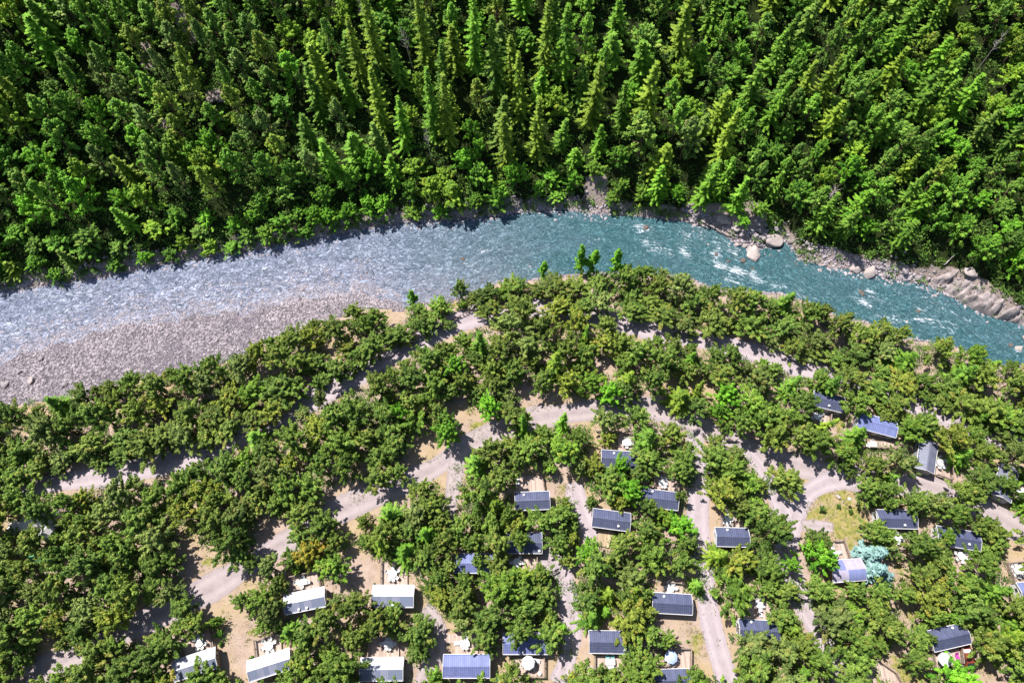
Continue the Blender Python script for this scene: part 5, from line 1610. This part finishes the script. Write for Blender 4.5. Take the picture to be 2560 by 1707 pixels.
# individually recognisable trees
for t in [('campspruce', 'd3', 275, 800, 95, 'yellow-green', 11), ('campspruce', 'd3', 735, 890, 75, 'yellow-green', 10), ('campspruce', 'd3', 1095, 1010, 115, 'yellow-green', 9), ('campspruce', 'd3', 1220, 960, 50, 'yellow-green', 8), ('campspruce', 'd3', 480, 620, 50, 'bright green', 9),
          ('campspruce', 'c3', 95, 875, 80, 'yellow-green', 8), ('campspruce', 'c3', 1335, 740, 95, 'yellow-green', 8), ('campspruce', 'c4', 155, 1220, 80, 'yellow-green', 7), ('campspruce', 'c4', 1570, 1290, 115, 'yellow-green', 11), ('campspruce', 'c2', 790, 690, 80, 'yellow-green', 8),
          ('campspruce', 'c2', 940, 740, 110, 'bright green', 9), ('campspruce', 'c3', 620, 1000, 75, 'yellow-green', 8), ('campspruce', 'c3', 800, 970, 60, 'yellow-green', 8), ('campspruce', 'c3', 610, 1110, 55, 'bright green', 7), ('campspruce', 'd4', 410, 930, 90, 'dark green', 10), ('campspruce', 'd4', 165, 940, 90, 'mid green', 9),
          ('campspruce', 'd4', 380, 1200, 65, 'yellow-green', 10), ('campspruce', 'd4', 600, 1260, 95, 'mid green', 9), ('campspruce', 'c2', 1090, 600, 90, 'bright green', 9), ('campspruce', 'd3', 1160, 770, 60, 'bright green', 9), ('campspruce', 'd2', 1440, 680, 90, 'mid green', 11), ('campspruce', 'c4', 1570, 1370, 60, 'yellow-green', 7),
          ('campspruce', 'c3', 1560, 1440, 55, 'yellow-green', 7), ('campspruce', 'c3', 330, 1210, 40, 'bright green', 6), ('campspruce', 'c2', 1540, 420, 90, 'yellow-green', 9), ('campspruce', 'd3', 330, 1180, 60, 'bright green', 9), ('campspruce', 'd3', 60, 1190, 75, 'bright green', 9), ('broad', 'c3', 690, 165, 70, 'bright green', 8), ('broad', 'c3', 765, 335, 100, 'bright green', 9),
          ('broad', 'c3', 500, 730, 100, 'bright green', 8), ('broad', 'd3', 630, 990, 90, 'bright green', 8), ('broad', 'c4', 1225, 1560, 150, 'bright green', 8), ('broad', 'c4', 330, 760, 110, 'bright green', 9), ('broad', 'd2', 930, 1130, 75, 'bright green', 9), ('broad', 'd2', 1500, 1060, 90, 'bright green', 9), ('broad', 'd2', 1290, 820, 90, 'mid green', 9),
          ('broad', 'd3', 1380, 1000, 95, 'bright green', 9), ('broad', 'd3', 1350, 1110, 70, 'mid green', 7), ('broad', 'c3', 1090, 560, 105, 'bright green', 7), ('broad', 'c4', 150, 800, 60, 'mid green', 7), ('broad', 'd2', 1230, 1250, 95, 'mid green', 9), ('broad', 'd2', 1230, 1170, 85, 'grey-green', 8), ('pine', 'd3', 600, 1170, 95, 'grey-green', 8),
          ('bluespruce', 'c4', 665, 730, 95, 'mid green', 8), ('bluespruce', 'c4', 700, 830, 85, 'mid green', 7), ('bluespruce', 'c4', 775, 895, 60, 'mid green', 5), ('broad', 'c2', 350, 745, 110, 'brownish', 7), ('dead', 'd4', 1180, 1300, 55, 'mid green', 7), ('dead', 'c3', 530, 170, 45, 'mid green', 7), ('dead', 'c4', 1230, 965, 45, 'mid green', 6), ('dead', 'c4', 180, 1325, 55, 'mid green', 5), ('dead', 'c2', 1590, 860, 45, 'mid green', 6),
          ('poplar', 'd3', 470, 90, 45, 'bright green', 13), ('poplar', 'd3', 520, 120, 50, 'bright green', 12), ('poplar', 'd3', 690, 130, 48, 'bright green', 11), ('poplar', 'd3', 195, 160, 40, 'bright green', 8), ('poplar', 'd2', 1010, 360, 40, 'mid green', 8), ('pine', 'd2', 1310, 300, 65, 'mid green', 7),
          ('pine', 'c4', 110, 270, 118, 'olive', 7.5), ('pine', 'c1', 1185, 1110, 115, 'mid green', 7), ('pine', 'c1', 1390, 1170, 45, 'bright green', 4), ('pine', 'c2', 300, 470, 110, 'olive', 8), ('pine', 'c2', 420, 560, 105, 'mid green', 8), ('pine', 'c2', 650, 1060, 105, 'olive', 8), ('pine', 'c2', 1040, 1250, 130, 'mid green', 8), ('pine', 'c2', 880, 1180, 85, 'mid green', 6), ('pine', 'c2', 890, 1090, 60, 'mid green', 4.5),
          ('pine', 'c3', 250, 1270, 115, 'mid green', 8), ('pine', 'c3', 60, 1230, 100, 'mid green', 9), ('pine', 'c3', 300, 500, 100, 'mid green', 8), ('pine', 'c3', 320, 680, 95, 'mid green', 8), ('pine', 'c3', 1090, 210, 90, 'mid green', 7), ('pine', 'c3', 800, 1380, 90, 'mid green', 8), ('pine', 'c3', 890, 1270, 100, 'mid green', 8), ('pine', 'c3', 1010, 1290, 70, 'mid green', 6),
          ('pine', 'c3', 510, 400, 45, 'dark green', 4), ('broad', 'c3', 1000, 520, 60, 'yellow-green', 5), ('pine', 'c4', 720, 600, 105, 'mid green', 8), ('pine', 'c4', 1145, 620, 65, 'bright green', 6), ('pine', 'c4', 1530, 300, 75, 'mid green', 7), ('pine', 'c4', 640, 340, 95, 'mid green', 8), ('pine', 'c4', 790, 340, 95, 'mid green', 8), ('pine', 'c4', 930, 400, 95, 'mid green', 8),
          ('pine', 'c4', 320, 640, 90, 'dark green', 7), ('pine', 'c4', 340, 960, 100, 'mid green', 8), ('pine', 'c4', 570, 970, 85, 'mid green', 7), ('pine', 'c4', 720, 980, 85, 'mid green', 7), ('pine', 'c4', 870, 990, 75, 'mid green', 7), ('pine', 'c4', 1000, 870, 85, 'olive', 8), ('pine', 'c4', 960, 1420, 95, 'mid green', 7), ('pine', 'c4', 1030, 1280, 45, 'mid green', 6),
          ('pine', 'c1', 1570, 1040, 70, 'mid green', 6), ('pine', 'c2', 100, 830, 95, 'grey-green', 7), ('pine', 'c2', 1180, 900, 85, 'mid green', 8), ('pine', 'c2', 1320, 590, 95, 'mid green', 8), ('pine', 'c3', 1090, 370, 40, 'mid green', 6), ('pine', 'd2', 420, 1040, 60, 'grey-green', 7), ('pine', 'c3', 60, 650, 70, 'mid green', 8), ('pine', 'c2', 1450, 790, 55, 'mid green', 7), ('pine', 'c2', 1640, 470, 70, 'mid green', 8)]:
    camp_tree(*t[:6], h=t[6])

crng = random.Random(23)
R1P = np.array(vp('U', R1))


def fill_camp(rmin, rmax, tries, sep, overlap):
    n0 = len(CAMP)
    for _ in range(tries):
        px, py = crng.uniform(-110, 2670), crng.uniform(580, 1790)
        rad = crng.uniform(rmin, rmax)
        rp = rad * px_per_m(px, py, 4)
        h = max(3.5, min(10.5, rad * crng.uniform(2.4, 3.0)))
        d = disc(px, py, rp * .88)
        if d is None or not d[1].any(): continue
        om = openm[d[0]][d[1]]
        if om.mean() > overlap: continue
        if (covered[d[0]][d[1]] > 0).mean() > sep: continue
        p = at(px, py, h * .55)
        if in_cabin(p[0], p[1]) or p[1] > yS(p[0]) - .3: continue
        q = crng.random()
        riv = py < np.interp(px, line[:, 0], line[:, 1]) + 300
        kind = 'pine' if q < (.46 if not riv else .52) else ('leafy' if q < .96 else 'campspruce')
        hue = crng.choices(['olive', 'mid green', 'dark green', 'grey-green', 'yellow-green', 'bright green'], [30, 38, 12, 8, 7, 5])[0]
        if 0 < np.interp(px, R1P[:, 0], R1P[:, 1]) - py < 110: h *= .72
        if kind == 'campspruce': h = max(6, h); hue = 'mid green'
        CAMP.append((kind, p[0], p[1], float(hgt(p[0], p[1])), h, rad, hue))
        covered[d[0]][d[1]] += 1
    return len(CAMP) - n0


print('camp trees', len(CAMP), fill_camp(2.8, 3.8, 9000, .33, .03), fill_camp(2.2, 2.8, 9000, .44, .03), fill_camp(1.6, 2.2, 9000, .44, .03))

# ------------------------------------------------------------------ the forest on the far slope
HILL = []
hrng = random.Random(31)


def hill_tree(kind, px, py, h, r, hue):
    g = on_ground(px, py, h * .55)
    HILL.append((kind, g[0], g[1], g[2], h, r, hue))


for t in [('spruce', 'e3', 960, 1190, 11, 2.9, 'bright green'), ('spruce', 'e3', 1275, 1180, 14, 3.0, 'bright green'), ('spruce', 'e3', 1370, 1180, 11, 2.2, 'bright green'), ('spruce', 'e3', 1480, 1260, 12, 2.8, 'bright green'), ('broad', 'e3', 1070, 1250, 6, 2.0, 'bright green'),
          ('spruce', 'e3', 535, 610, 20, 3.6, 'yellow-green'), ('spruce', 'e3', 350, 260, 21, 3.4, 'bright green'), ('spruce', 'e3', 60, 560, 20, 2.9, 'yellow-green'), ('spruce', 'e3', 210, 230, 20, 2.8, 'yellow-green'), ('spruce', 'e3', 170, 820, 19, 3.2, 'yellow-green'), ('spruce', 'e3', 1400, 870, 17, 3.2, 'yellow-green'), ('larch', 'e3', 1140, 860, 15, 3.2, 'grey-green'), ('larch', 'e3', 860, 860, 15, 4.0, 'olive'),
          ('spruce', 'e3', 890, 570, 18, 3.2, 'yellow-green'), ('spruce', 'e3', 1130, 100, 20, 3.4, 'yellow-green'), ('spruce', 'e2', 750, 180, 21, 3.0, 'yellow-green'), ('spruce', 'e2', 1080, 180, 22, 3.0, 'yellow-green'), ('spruce', 'e2', 1400, 180, 24, 3.0, 'bright green'), ('spruce', 'e2', 1560, 380, 21, 3.4, 'mid green'), ('spruce', 'e2', 640, 340, 20, 2.9, 'yellow-green'), ('spruce', 'e2', 780, 640, 18, 2.8, 'yellow-green'), ('spruce', 'e2', 1120, 640, 21, 2.9, 'bright green'),
          ('spruce', 'e2', 1220, 720, 21, 2.9, 'yellow-green'), ('spruce', 'e2', 380, 610, 16, 2.8, 'mid green'), ('spruce', 'e2', 940, 800, 16, 2.8, 'bright green'), ('larch', 'e2', 520, 740, 13, 2.4, 'grey-green'), ('spruce', 'e2', 1620, 880, 19, 3.0, 'yellow-green'), ('broad', 'e2', 1380, 820, 7, 2.0, 'bright green'), ('broad', 'e2', 1430, 950, 7, 2.4, 'bright green'), ('tallbroad', 'e2', 1120, 1220, 9, 2.8, 'yellow-green'), ('tallbroad', 'e2', 1270, 1240, 9, 3.2, 'yellow-green'),
          ('tallbroad', 'e2', 1330, 1020, 9, 2.4, 'bright green'), ('broad', 'e2', 1460, 1130, 8, 3.0, 'mid green'), ('broad', 'e2', 1000, 1220, 7, 2.4, 'mid green'), ('broad', 'e2', 1010, 1370, 3, 2.4, 'olive'), ('broad', 'e2', 740, 1050, 9, 3.0, 'bright green'), ('broad', 'e2', 620, 1150, 8, 3.0, 'mid green'), ('broad', 'e2', 430, 1260, 7, 2.6, 'mid green'),
          ('broad', 'e2', 600, 1370, 6, 2.6, 'bright green'), ('broad', 'e2', 480, 1400, 6, 2.8, 'bright green'), ('broad', 'e2', 370, 1390, 6, 2.5, 'bright green'), ('broad', 'e2', 720, 1330, 6, 2.5, 'bright green'), ('broad', 'e2', 820, 1320, 5.5, 2.4, 'bright green'), ('broad', 'e2', 170, 1440, 6, 2.6, 'mid green'), ('broad', 'e2', 60, 1510, 5, 2.4, 'olive'), ('broad', 'e2', 1420, 1300, 4.5, 2.2, 'mid green'), ('broad', 'e2', 1550, 1270, 7, 3.0, 'mid green'), ('broad', 'e3', 30, 1130, 8, 2.8, 'bright green'),
          ('broad', 'e3', 400, 1160, 6, 2.2, 'bright green'), ('broad', 'e3', 530, 1080, 5, 2.2, 'olive'), ('broad', 'e3', 170, 1220, 5, 1.8, 'bright green'), ('broad', 'e3', 700, 1200, 5, 2.2, 'olive'), ('broad', 'e3', 850, 1250, 5, 2.0, 'olive'), ('broad', 'e3', 640, 1280, 3.5, 1.8, 'olive'), ('broad', 'e3', 1600, 1350, 5, 2.2, 'olive'), ('broad', 'e3', 1500, 1420, 3.5, 1.6, 'bright green'), ('dead', 'e4', 410, 1250, 9, 2.2, 'mid green'), ('dead', 'e4', 1480, 290, 12, 1.2, 'mid green'), ('dead', 'e2', 690, 60, 13, 1.2, 'mid green'), ('dead', 'e2', 980, 250, 15, 1.6, 'mid green'), ('dead', 'e2', 1110, 900, 14, 1.3, 'mid green'),
          ('larch', 'e1', 700, 220, 14, 2.2, 'bright green'), ('broad', 'e1', 420, 680, 9, 3.0, 'mid green'), ('tallbroad', 'e1', 900, 900, 11, 3.0, 'bright green'), ('broad', 'e4', 1220, 1240, 10, 3.6, 'mid green'), ('broad', 'e4', 540, 620, 12, 3.6, 'grey-green')]:
    px, py = vp(t[1], [(t[2], t[3])])[0]
    hill_tree(t[0], px, py, *t[4:])
grid = {}


def near(x, y, sep):
    gx_, gy_ = int(x // 5), int(y // 5)
    for a in (-1, 0, 1):
        for b in (-1, 0, 1):
            for q in grid.get((gx_ + a, gy_ + b), ()):
                m = .5 * (sep + q[2])
                if (q[0] - x) ** 2 + ((q[1] - y) * 1.18) ** 2 < m * m: return True
    return False


def put_grid(x, y, s_): grid.setdefault((int(x // 5), int(y // 5)), []).append((x, y, s_))


SEP = {'spruce': 4.7, 'larch': 4.3, 'tallbroad': 4.4, 'broad': 4.5, 'dead': 3}
for t in HILL: put_grid(t[1], t[2], SEP[t[0]] * .9)
BARE_W = BARE_POLYS + [vp('e1', [(0, 60), (60, 60), (90, 200), (0, 230)]), vp('e1', [(580, 200), (640, 160), (860, 300), (850, 520), (760, 480)]), vp('e1', [(430, 380), (600, 360), (640, 560), (480, 520)]), vp('e2', [(860, 400), (920, 380), (930, 640), (860, 640)]),
                       vp('e2', [(1290, 420), (1440, 440), (1430, 680), (1300, 700)]), vp('e2', [(480, 300), (560, 260), (560, 420), (490, 420)]), vp('e2', [(240, 460), (330, 480), (330, 760), (240, 700)]), vp('e3', [(480, 60), (560, 60), (620, 320), (500, 330)]), vp('e3', [(1090, 560), (1260, 320), (1270, 560), (1120, 660)]), vp('e3', [(620, 440), (680, 440), (690, 590), (640, 600)]),
                       vp('e4', [(250, 480), (340, 480), (340, 600), (250, 600)]), vp('e4', [(580, 480), (640, 480), (620, 580), (580, 560)]), vp('e4', [(980, 1240), (1260, 1100), (1300, 1180), (1040, 1330)]), vp('e4', [(420, 1000), (490, 1020), (480, 1180), (420, 1160)]), vp('e4', [(1400, 960), (1653, 900), (1653, 1010), (1400, 1060)]), vp('e3', [(1060, 980), (1300, 950), (1240, 1280), (1080, 1180)])]
for _ in range(26000):
    x, y = hrng.uniform(-150, 150), hrng.uniform(55, 165)
    d = y - float(yN(x))
    if d < .4: continue
    z = float(hgt(x, y))
    px, py = pix(x, y, z)
    if px < -120 or px > 2680 or py < -70: continue
    cpx, cpy = pix(x, y, z + 6)
    ar = np.array([cpx]), np.array([cpy])
    if any(inpoly(ar[0], ar[1], p)[0] for p in BARE_W): continue
    q = hrng.random()
    if cpx > 1250 and d < 1.6: continue
    if 1680 < cpx < 2300 and d < 5: continue
    if cpx > 2280 and d < 8: continue
    lo_band = 9 if cpx < 1500 else 4
    if d < lo_band: kind = 'broad' if q < .85 else 'spruce'
    elif cpx < 800: kind = 'broad' if q < .34 else 'tallbroad' if q < .58 else 'larch' if q < .92 else 'spruce'
    elif cpx < 1500: kind = 'spruce' if q < .60 else 'larch' if q < .84 else 'broad'
    else: kind = 'spruce' if q < .36 else 'broad' if q < .74 else 'larch'
    if 260 < cpx < 700 and cpy < 320 and q < .7: kind = 'larch'
    small = .82 if cpx > 1750 else .95
    if d < 5: small = .72
    sp = SEP[kind] * hrng.uniform(.88, 1.12) * small
    if 900 < cpx < 1700 and cpy < 420: sp *= 1.1
    if near(x, y, sp): continue
    put_grid(x, y, sp)
    if kind == 'spruce': h, r_ = hrng.uniform(10, 17.5), hrng.uniform(2.5, 3.8)
    elif kind == 'larch': h, r_ = hrng.uniform(10, 16), hrng.uniform(2.1, 3.1)
    elif kind == 'tallbroad': h, r_ = hrng.uniform(9, 14), hrng.uniform(2.4, 3.4)
    else: h, r_ = hrng.uniform(6, 10), hrng.uniform(2.5, 3.9)
    h, r_ = h * (small if kind != 'spruce' else small * hrng.uniform(.8, 1.05)), r_ * (small + .04)
    if d < lo_band: h, r_ = h * .62, r_ * .85
    hue = hrng.choices(['bright green', 'mid green', 'yellow-green', 'dark green', 'grey-green'], [28, 26, 22, 12, 12])[0]
    HILL.append((kind, x, y, z, h, r_, hue))
print('hill trees', len(HILL))

# ------------------------------------------------------------------ what each tree is called and how it is told apart
WORD = {'pine': 'pine', 'broad': 'broadleaf', 'leafy': 'broadleaf', 'tallbroad': 'broadleaf', 'spruce': 'spruce', 'campspruce': 'spruce', 'larch': 'larch', 'bluespruce': 'blue spruce', 'poplar': 'poplar', 'dead': 'dead tree'}
ORD = ['leftmost', 'second', 'third', 'fourth', 'fifth', 'sixth', 'seventh', 'eighth', 'ninth', 'tenth', 'eleventh', 'twelfth']
PLACES = [((60, 1120), 'the left end of the gravel road'), ((130, 1030), 'the left end of the gravel bar'), ((430, 980), 'the lower edge of the gravel bar'), ((700, 880), 'the right end of the gravel bar'), ((900, 840), 'the river path left of the fence'), ((1150, 790), 'the wooden river fence'), ((1330, 720), 'the poplars at the bend'), ((1560, 740), 'the bank below the bend'), ((1790, 760), 'the bank facing the white rapids'),
          ((2010, 830), 'the bank facing the teal pool'), ((2250, 940), 'the bank facing the outcrop'), ((2480, 1020), 'the bank at the right edge'), ((100, 1300), 'the white tents'), ((330, 1300), 'the grove right of the tents'), ((150, 1480), 'the grove below the tents'), ((560, 1250), 'the grove above the inner lane'), ((330, 1480), 'the shady bend of the inner lane'), ((780, 1080), 'the wood below the gravel road'), ((1010, 990), 'the wood above the dry clearing'), ((1260, 860), 'the wood above the big clearing'), ((1400, 930), 'the big clearing'), ((1560, 840), 'the gravel road above the big clearing'),
          ((1700, 980), 'the spreading spruce of the clearing'), ((1860, 950), 'the column of trees by the lane'), ((1280, 1120), 'the lane above the bare-deck cabin'), ((1020, 1290), 'the star-shaped spruces'), ((1810, 1160), 'the grove between the two paths'), ((1960, 1200), 'the road fork'), ((2060, 1290), 'the grass island'), ((2010, 1500), 'the lower loop road'), ((2230, 1480), 'the dry patch above the red-car cabin'), ((1400, 1300), 'the fork of the lower path'), ((1600, 1430), 'the thick grove of the middle rows')]
for c, (nm, cf) in zip(CABINS, zip([c[7] for c in CABINS], FOOT)):
    PLACES.append((pix(cf[0][0], cf[0][1], 2.5), nm))


def camp_place(x, y, z):
    px, py = pix(x, y, z)
    return min(PLACES, key=lambda q: (q[0][0] - px) ** 2 + (q[0][1] - py) ** 2)


COLS = [(260, 'at the far left'), (560, 'above the shallow riffle'), (840, 'above the pale shore'), (1080, 'left of the bend'), (1330, 'above the bend'), (1620, 'above the small bank spruces'), (1900, 'above the driftwood'), (2200, 'above the teal pool'), (9999, 'above the outcrop')]
groups = {}
for i, t in enumerate(CAMP):
    (kind, x, y, z, h, r_, hue) = t
    px, py = pix(x, y, z + h * .55)
    place, nm = camp_place(x, y, z + h * .5)
    dx, dy = px - place[0], py - place[1]
    side = ('left of' if dx < 0 else 'right of') if abs(dx) > abs(dy) else ('above' if dy < 0 else 'below')
    hu = '' if kind in ('bluespruce', 'dead') else hue + ' '
    if nm.startswith('the river') or 'bank' in nm or 'grove' in nm or 'wood ' in nm or 'bend' in nm or 'edge' in nm or 'end' in nm.split()[1:3]: side = 'near'
    groups.setdefault((hu + WORD[kind], f'{side} {nm}'), []).append((px, ('C', i)))
for i, t in enumerate(HILL):
    (kind, x, y, z, h, r_, hue) = t
    px, py = pix(x, y, z + h * .55)
    d = y - float(yN(x))
    row = 'by the water' if d < 6 else 'low on the slope' if d < 17 else 'halfway up' if d < 32 else 'high up'
    cl = next(c for a, c in COLS if px < a)
    hu = '' if kind == 'dead' else hue + ' '
    groups.setdefault((hu + WORD[kind], f'{row} {cl}'), []).append((px, ('H', i)))
labels = {}
for (nm, where), mem in groups.items():
    mem.sort()
    if len(mem) == 1: labels[mem[0][1]] = f'{nm} {where}' if len(f'{nm} {where}'.split()) > 3 else f'single {nm} {where}'
    else:
        for k, (_, key) in enumerate(mem):
            if k == len(mem) - 1: o_ = f'rightmost {nm}'
            elif k == 0: o_ = f'leftmost {nm}'
            else: o_ = f'{ORD[k] if k < 12 else str(k + 1) + "th"} {nm} from the left'
            labels[key] = f'{o_} {where}'
GROUPNAME = {'pine': 'pines of the campsite', 'broad': 'broadleaf trees', 'leafy': 'broadleaf trees', 'tallbroad': 'broadleaf trees', 'spruce': 'spruces', 'campspruce': 'spruces', 'larch': 'larches', 'bluespruce': 'blue spruces', 'poplar': 'poplars', 'dead': 'dead trees'}
for key, lst, where in (('C', CAMP, 'in the camp'), ('H', HILL, 'on the far slope')):
    for i, (kind, x, y, z, h, r_, hue) in enumerate(lst):
        hr = HUES[hue] if kind != 'bluespruce' else (1, 1, 1)
        k = 1.0 + TR.uniform(-.2, .2)
        plant(kind, x, y, z - .05, h, r_, tuple(q * k for q in hr), labels[(key, i)], 'tree', f'{GROUPNAME[kind]} {where}' if kind != 'pine' else 'pines of the campsite')

# ------------------------------------------------------------------ bushes of the camp
BUSH = [('c1', 1412, 1160, 34, 'bright green', 'bright bush beside the shade of the pine above the deck'), ('c1', 1420, 1250, 40, 'bright green', 'round yellow-green bush at the corner of the deck'), ('c1', 1428, 1315, 22, 'mid green', 'small bush below the round bush by the deck'), ('c4', 352, 450, 32, 'dark green', 'largest dark bush on the grass island'), ('c4', 455, 427, 22, 'dark green', 'dark bush in the middle of the grass island'), ('c4', 532, 460, 22, 'dark green', 'round dark bush on the grass island below the lamp'),
        ('c4', 585, 442, 18, 'grey-green', 'little blue-green bush on the grass island right of the lamp'), ('P5', 1470, 995, 32, 'bright green', 'lone small bush on the speckled gravel above the blue parasol deck'), ('P5', 100, 1255, 42, 'dark green', 'bush at the lower left corner of the lower-deck cabin'), ('P3', 2080, 300, 85, 'mid green', 'large bush between the wheel tracks and the wheel-track cabin'), ('c2', 215, 740, 55, 'dark green', 'dark bush left of the brown tree'), ('c2', 270, 830, 70, 'yellow-green', 'yellow-green bush between the brown tree and the deck'),
        ('Q2', 497, 258, 14, 'grey-green', 'blue-green bush in the dry yard between the two upper cabins'), ('Q2', 490, 318, 22, 'yellow-green', 'yellow-green bush in the dry yard between the two upper cabins'), ('P1', 1260, 1215, 50, 'bright green', 'bush at the left corner of the half-hidden white cabin'), ('P1', 1245, 700, 24, 'mid green', 'tiny bush on bare soil at the edge of the speckled gravel'), ('P1', 890, 1150, 22, 'mid green', 'tiny bush beside the shadow of the brown-ended cabin'), ('P4', 960, 1370, 95, 'yellow-green', 'yellow-green bush left of the big round parasol'), ('P2', 745, 208, 22, 'mid green', 'tiny bush at the upper left corner of the striped cabin'),
        ('d2', 960, 640, 60, 'yellow-green', 'yellow-green bush between river path trees and gravel road'), ('d2', 1340, 420, 50, 'yellow-green', 'bush behind the river fence'), ('d2', 680, 800, 45, 'yellow-green', 'low bush beside the gravel road left of the path trees'), ('d2', 1600, 340, 70, 'yellow-green', 'pale bush on the shore above the river fence'), ('P8', 630, 437, 18, 'grey-green', 'little bluish bush at the upper eave of the red-car cabin')]
for v, x, y, r_, hue, label in BUSH:
    px, py = vp(v, [(x, y)])[0]
    rad = r_ * VIEWS[v][2] / px_per_m(px, py, .5)
    p = at(px, py, rad * .6)
    plant('bush', p[0], p[1], float(hgt(p[0], p[1])), rad * 1.5, rad, HUES[hue], label, 'bush', 'bushes of the camp')

# ------------------------------------------------------------------ undergrowth of the slope, grass tufts
def scatter_leaves(name, P, mat, size, per, spread, rng_, asp=.55):
    n = len(P)
    q = np.repeat(P, per, 0) + rng_.normal(size=(n * per, 3)) * spread * np.array([1, 1, .5])
    q[:, 2] = np.maximum(q[:, 2], np.repeat(P[:, 2], per) - .1)
    N = unit(rng_.normal(size=(n * per, 3)) * .6 + np.array([0, -.2, .9]))
    v = leaves(q, N, size, rng_, asp)
    tint = np.clip(np.repeat(rng_.uniform(.05, .8, n), per) + rng_.normal(0, .1, n * per), 0, .84)
    o = meshobj(name, v, np.arange(len(v)).reshape(-1, 4), M[mat], attrs={'tint': ('FACE', tint)})
    return tag(o, kind='stuff')


r = np.random.default_rng(9)
x = r.uniform(-150, 150, 9000)
y = yN(x) + .6 + 75 * r.uniform(0, 1, 9000) ** 1.15
P = np.stack([x, y, hgt(x, y)], -1)
px, py = pix(P[:, 0], P[:, 1], P[:, 2])
keep = (px > -120) & (px < 2680) & (py > -60)
for p in BARE_W: keep &= ~(inpoly(px, py, p) & (r.random(9000) < .8))
P = P[keep]
P[:, 2] += .35
scatter_leaves('undergrowth', P, 'shrub', .24, 26, .55, r)
px, py = r.uniform(-60, 2620, 60000), r.uniform(560, 1740, 60000)
k = np.zeros(60000, bool)
for p in GRASS_POLYS: k |= inpoly(px, py, p)
k &= r.random(60000) < .8
G = np.array([at(a, b, 0) for a, b in zip(px[k], py[k])])
G[:, 2] = hgt(G[:, 0], G[:, 1]) + .08
scatter_leaves('grass', G, 'grass', .11, 7, .16, r, .3)
# low herbs and litter on the camp floor between the trees
x, y = r.uniform(-105, 105, 16000), r.uniform(-12, 85, 16000)
k = y < yS(x) - .5
P = np.stack([x[k], y[k], np.zeros(k.sum())], -1)
px, py = pix(P[:, 0], P[:, 1], P[:, 2])
jj, ii = np.clip((px / MK + 60).astype(int), 0, mw - 1), np.clip((py / MK + 30).astype(int), 0, mh - 1)
ok = ~openm[ii, jj] | (r.random(len(P)) < .10)
onroad = np.zeros(len(P), bool)
for pts, wd in ((R1, 2.4), (R2, 2.4)):
    q = np.array([at(a, b, 0)[:2] for a, b in vp('U', pts)])
    for a, b in zip(q[:-1], q[1:]):
        ab = b - a
        t = np.clip(((P[:, :2] - a) @ ab) / (ab @ ab), 0, 1)
        onroad |= np.linalg.norm(P[:, :2] - a - t[:, None] * ab, axis=1) < wd
P = P[ok & ~onroad]
P[:, 2] += .06
scatter_leaves('ground_herbs', P, 'grass', .14, 9, .3, r, .4)
x, y = r.uniform(-110, 110, 9000), r.uniform(-14, 88, 9000)
k = y < yS(x) - .3
P = np.stack([x[k], y[k], np.full(k.sum(), .45)], -1)
px, py = pix(P[:, 0], P[:, 1], P[:, 2])
jj, ii = np.clip((px / MK + 60).astype(int), 1, mw - 2), np.clip((py / MK + 30).astype(int), 1, mh - 2)
blk = openm[ii, jj] | openm[ii - 1, jj] | openm[ii + 1, jj] | openm[ii, jj - 1] | openm[ii, jj + 1]
for c, ax, hl, hw in FOOT:
    d = P[:, :2] - c
    blk |= (np.abs(d @ ax) < hl + .6) & (np.abs(ax[0] * d[:, 1] - ax[1] * d[:, 0]) < hw + .6)
for pts, wd in ((R1, 2.6), (R2, 2.6)):
    q = np.array([at(a, b, 0)[:2] for a, b in vp('U', pts)])
    for a, b in zip(q[:-1], q[1:]):
        ab = b - a
        t = np.clip(((P[:, :2] - a) @ ab) / (ab @ ab), 0, 1)
        blk |= np.linalg.norm(P[:, :2] - a - t[:, None] * ab, axis=1) < wd
keepp = ~blk & (wob(P[:, 0], P[:, 1], 4, 33) > -.55)
scatter_leaves('camp_undergrowth', P[keepp], 'shrub', .17, 44, .55, r)
from collections import Counter
print('counts', Counter(o.name.split('.')[0] for o in col.objects if o.type == 'EMPTY'))
print('objects', len(bpy.data.objects), 'linked', len(col.objects))
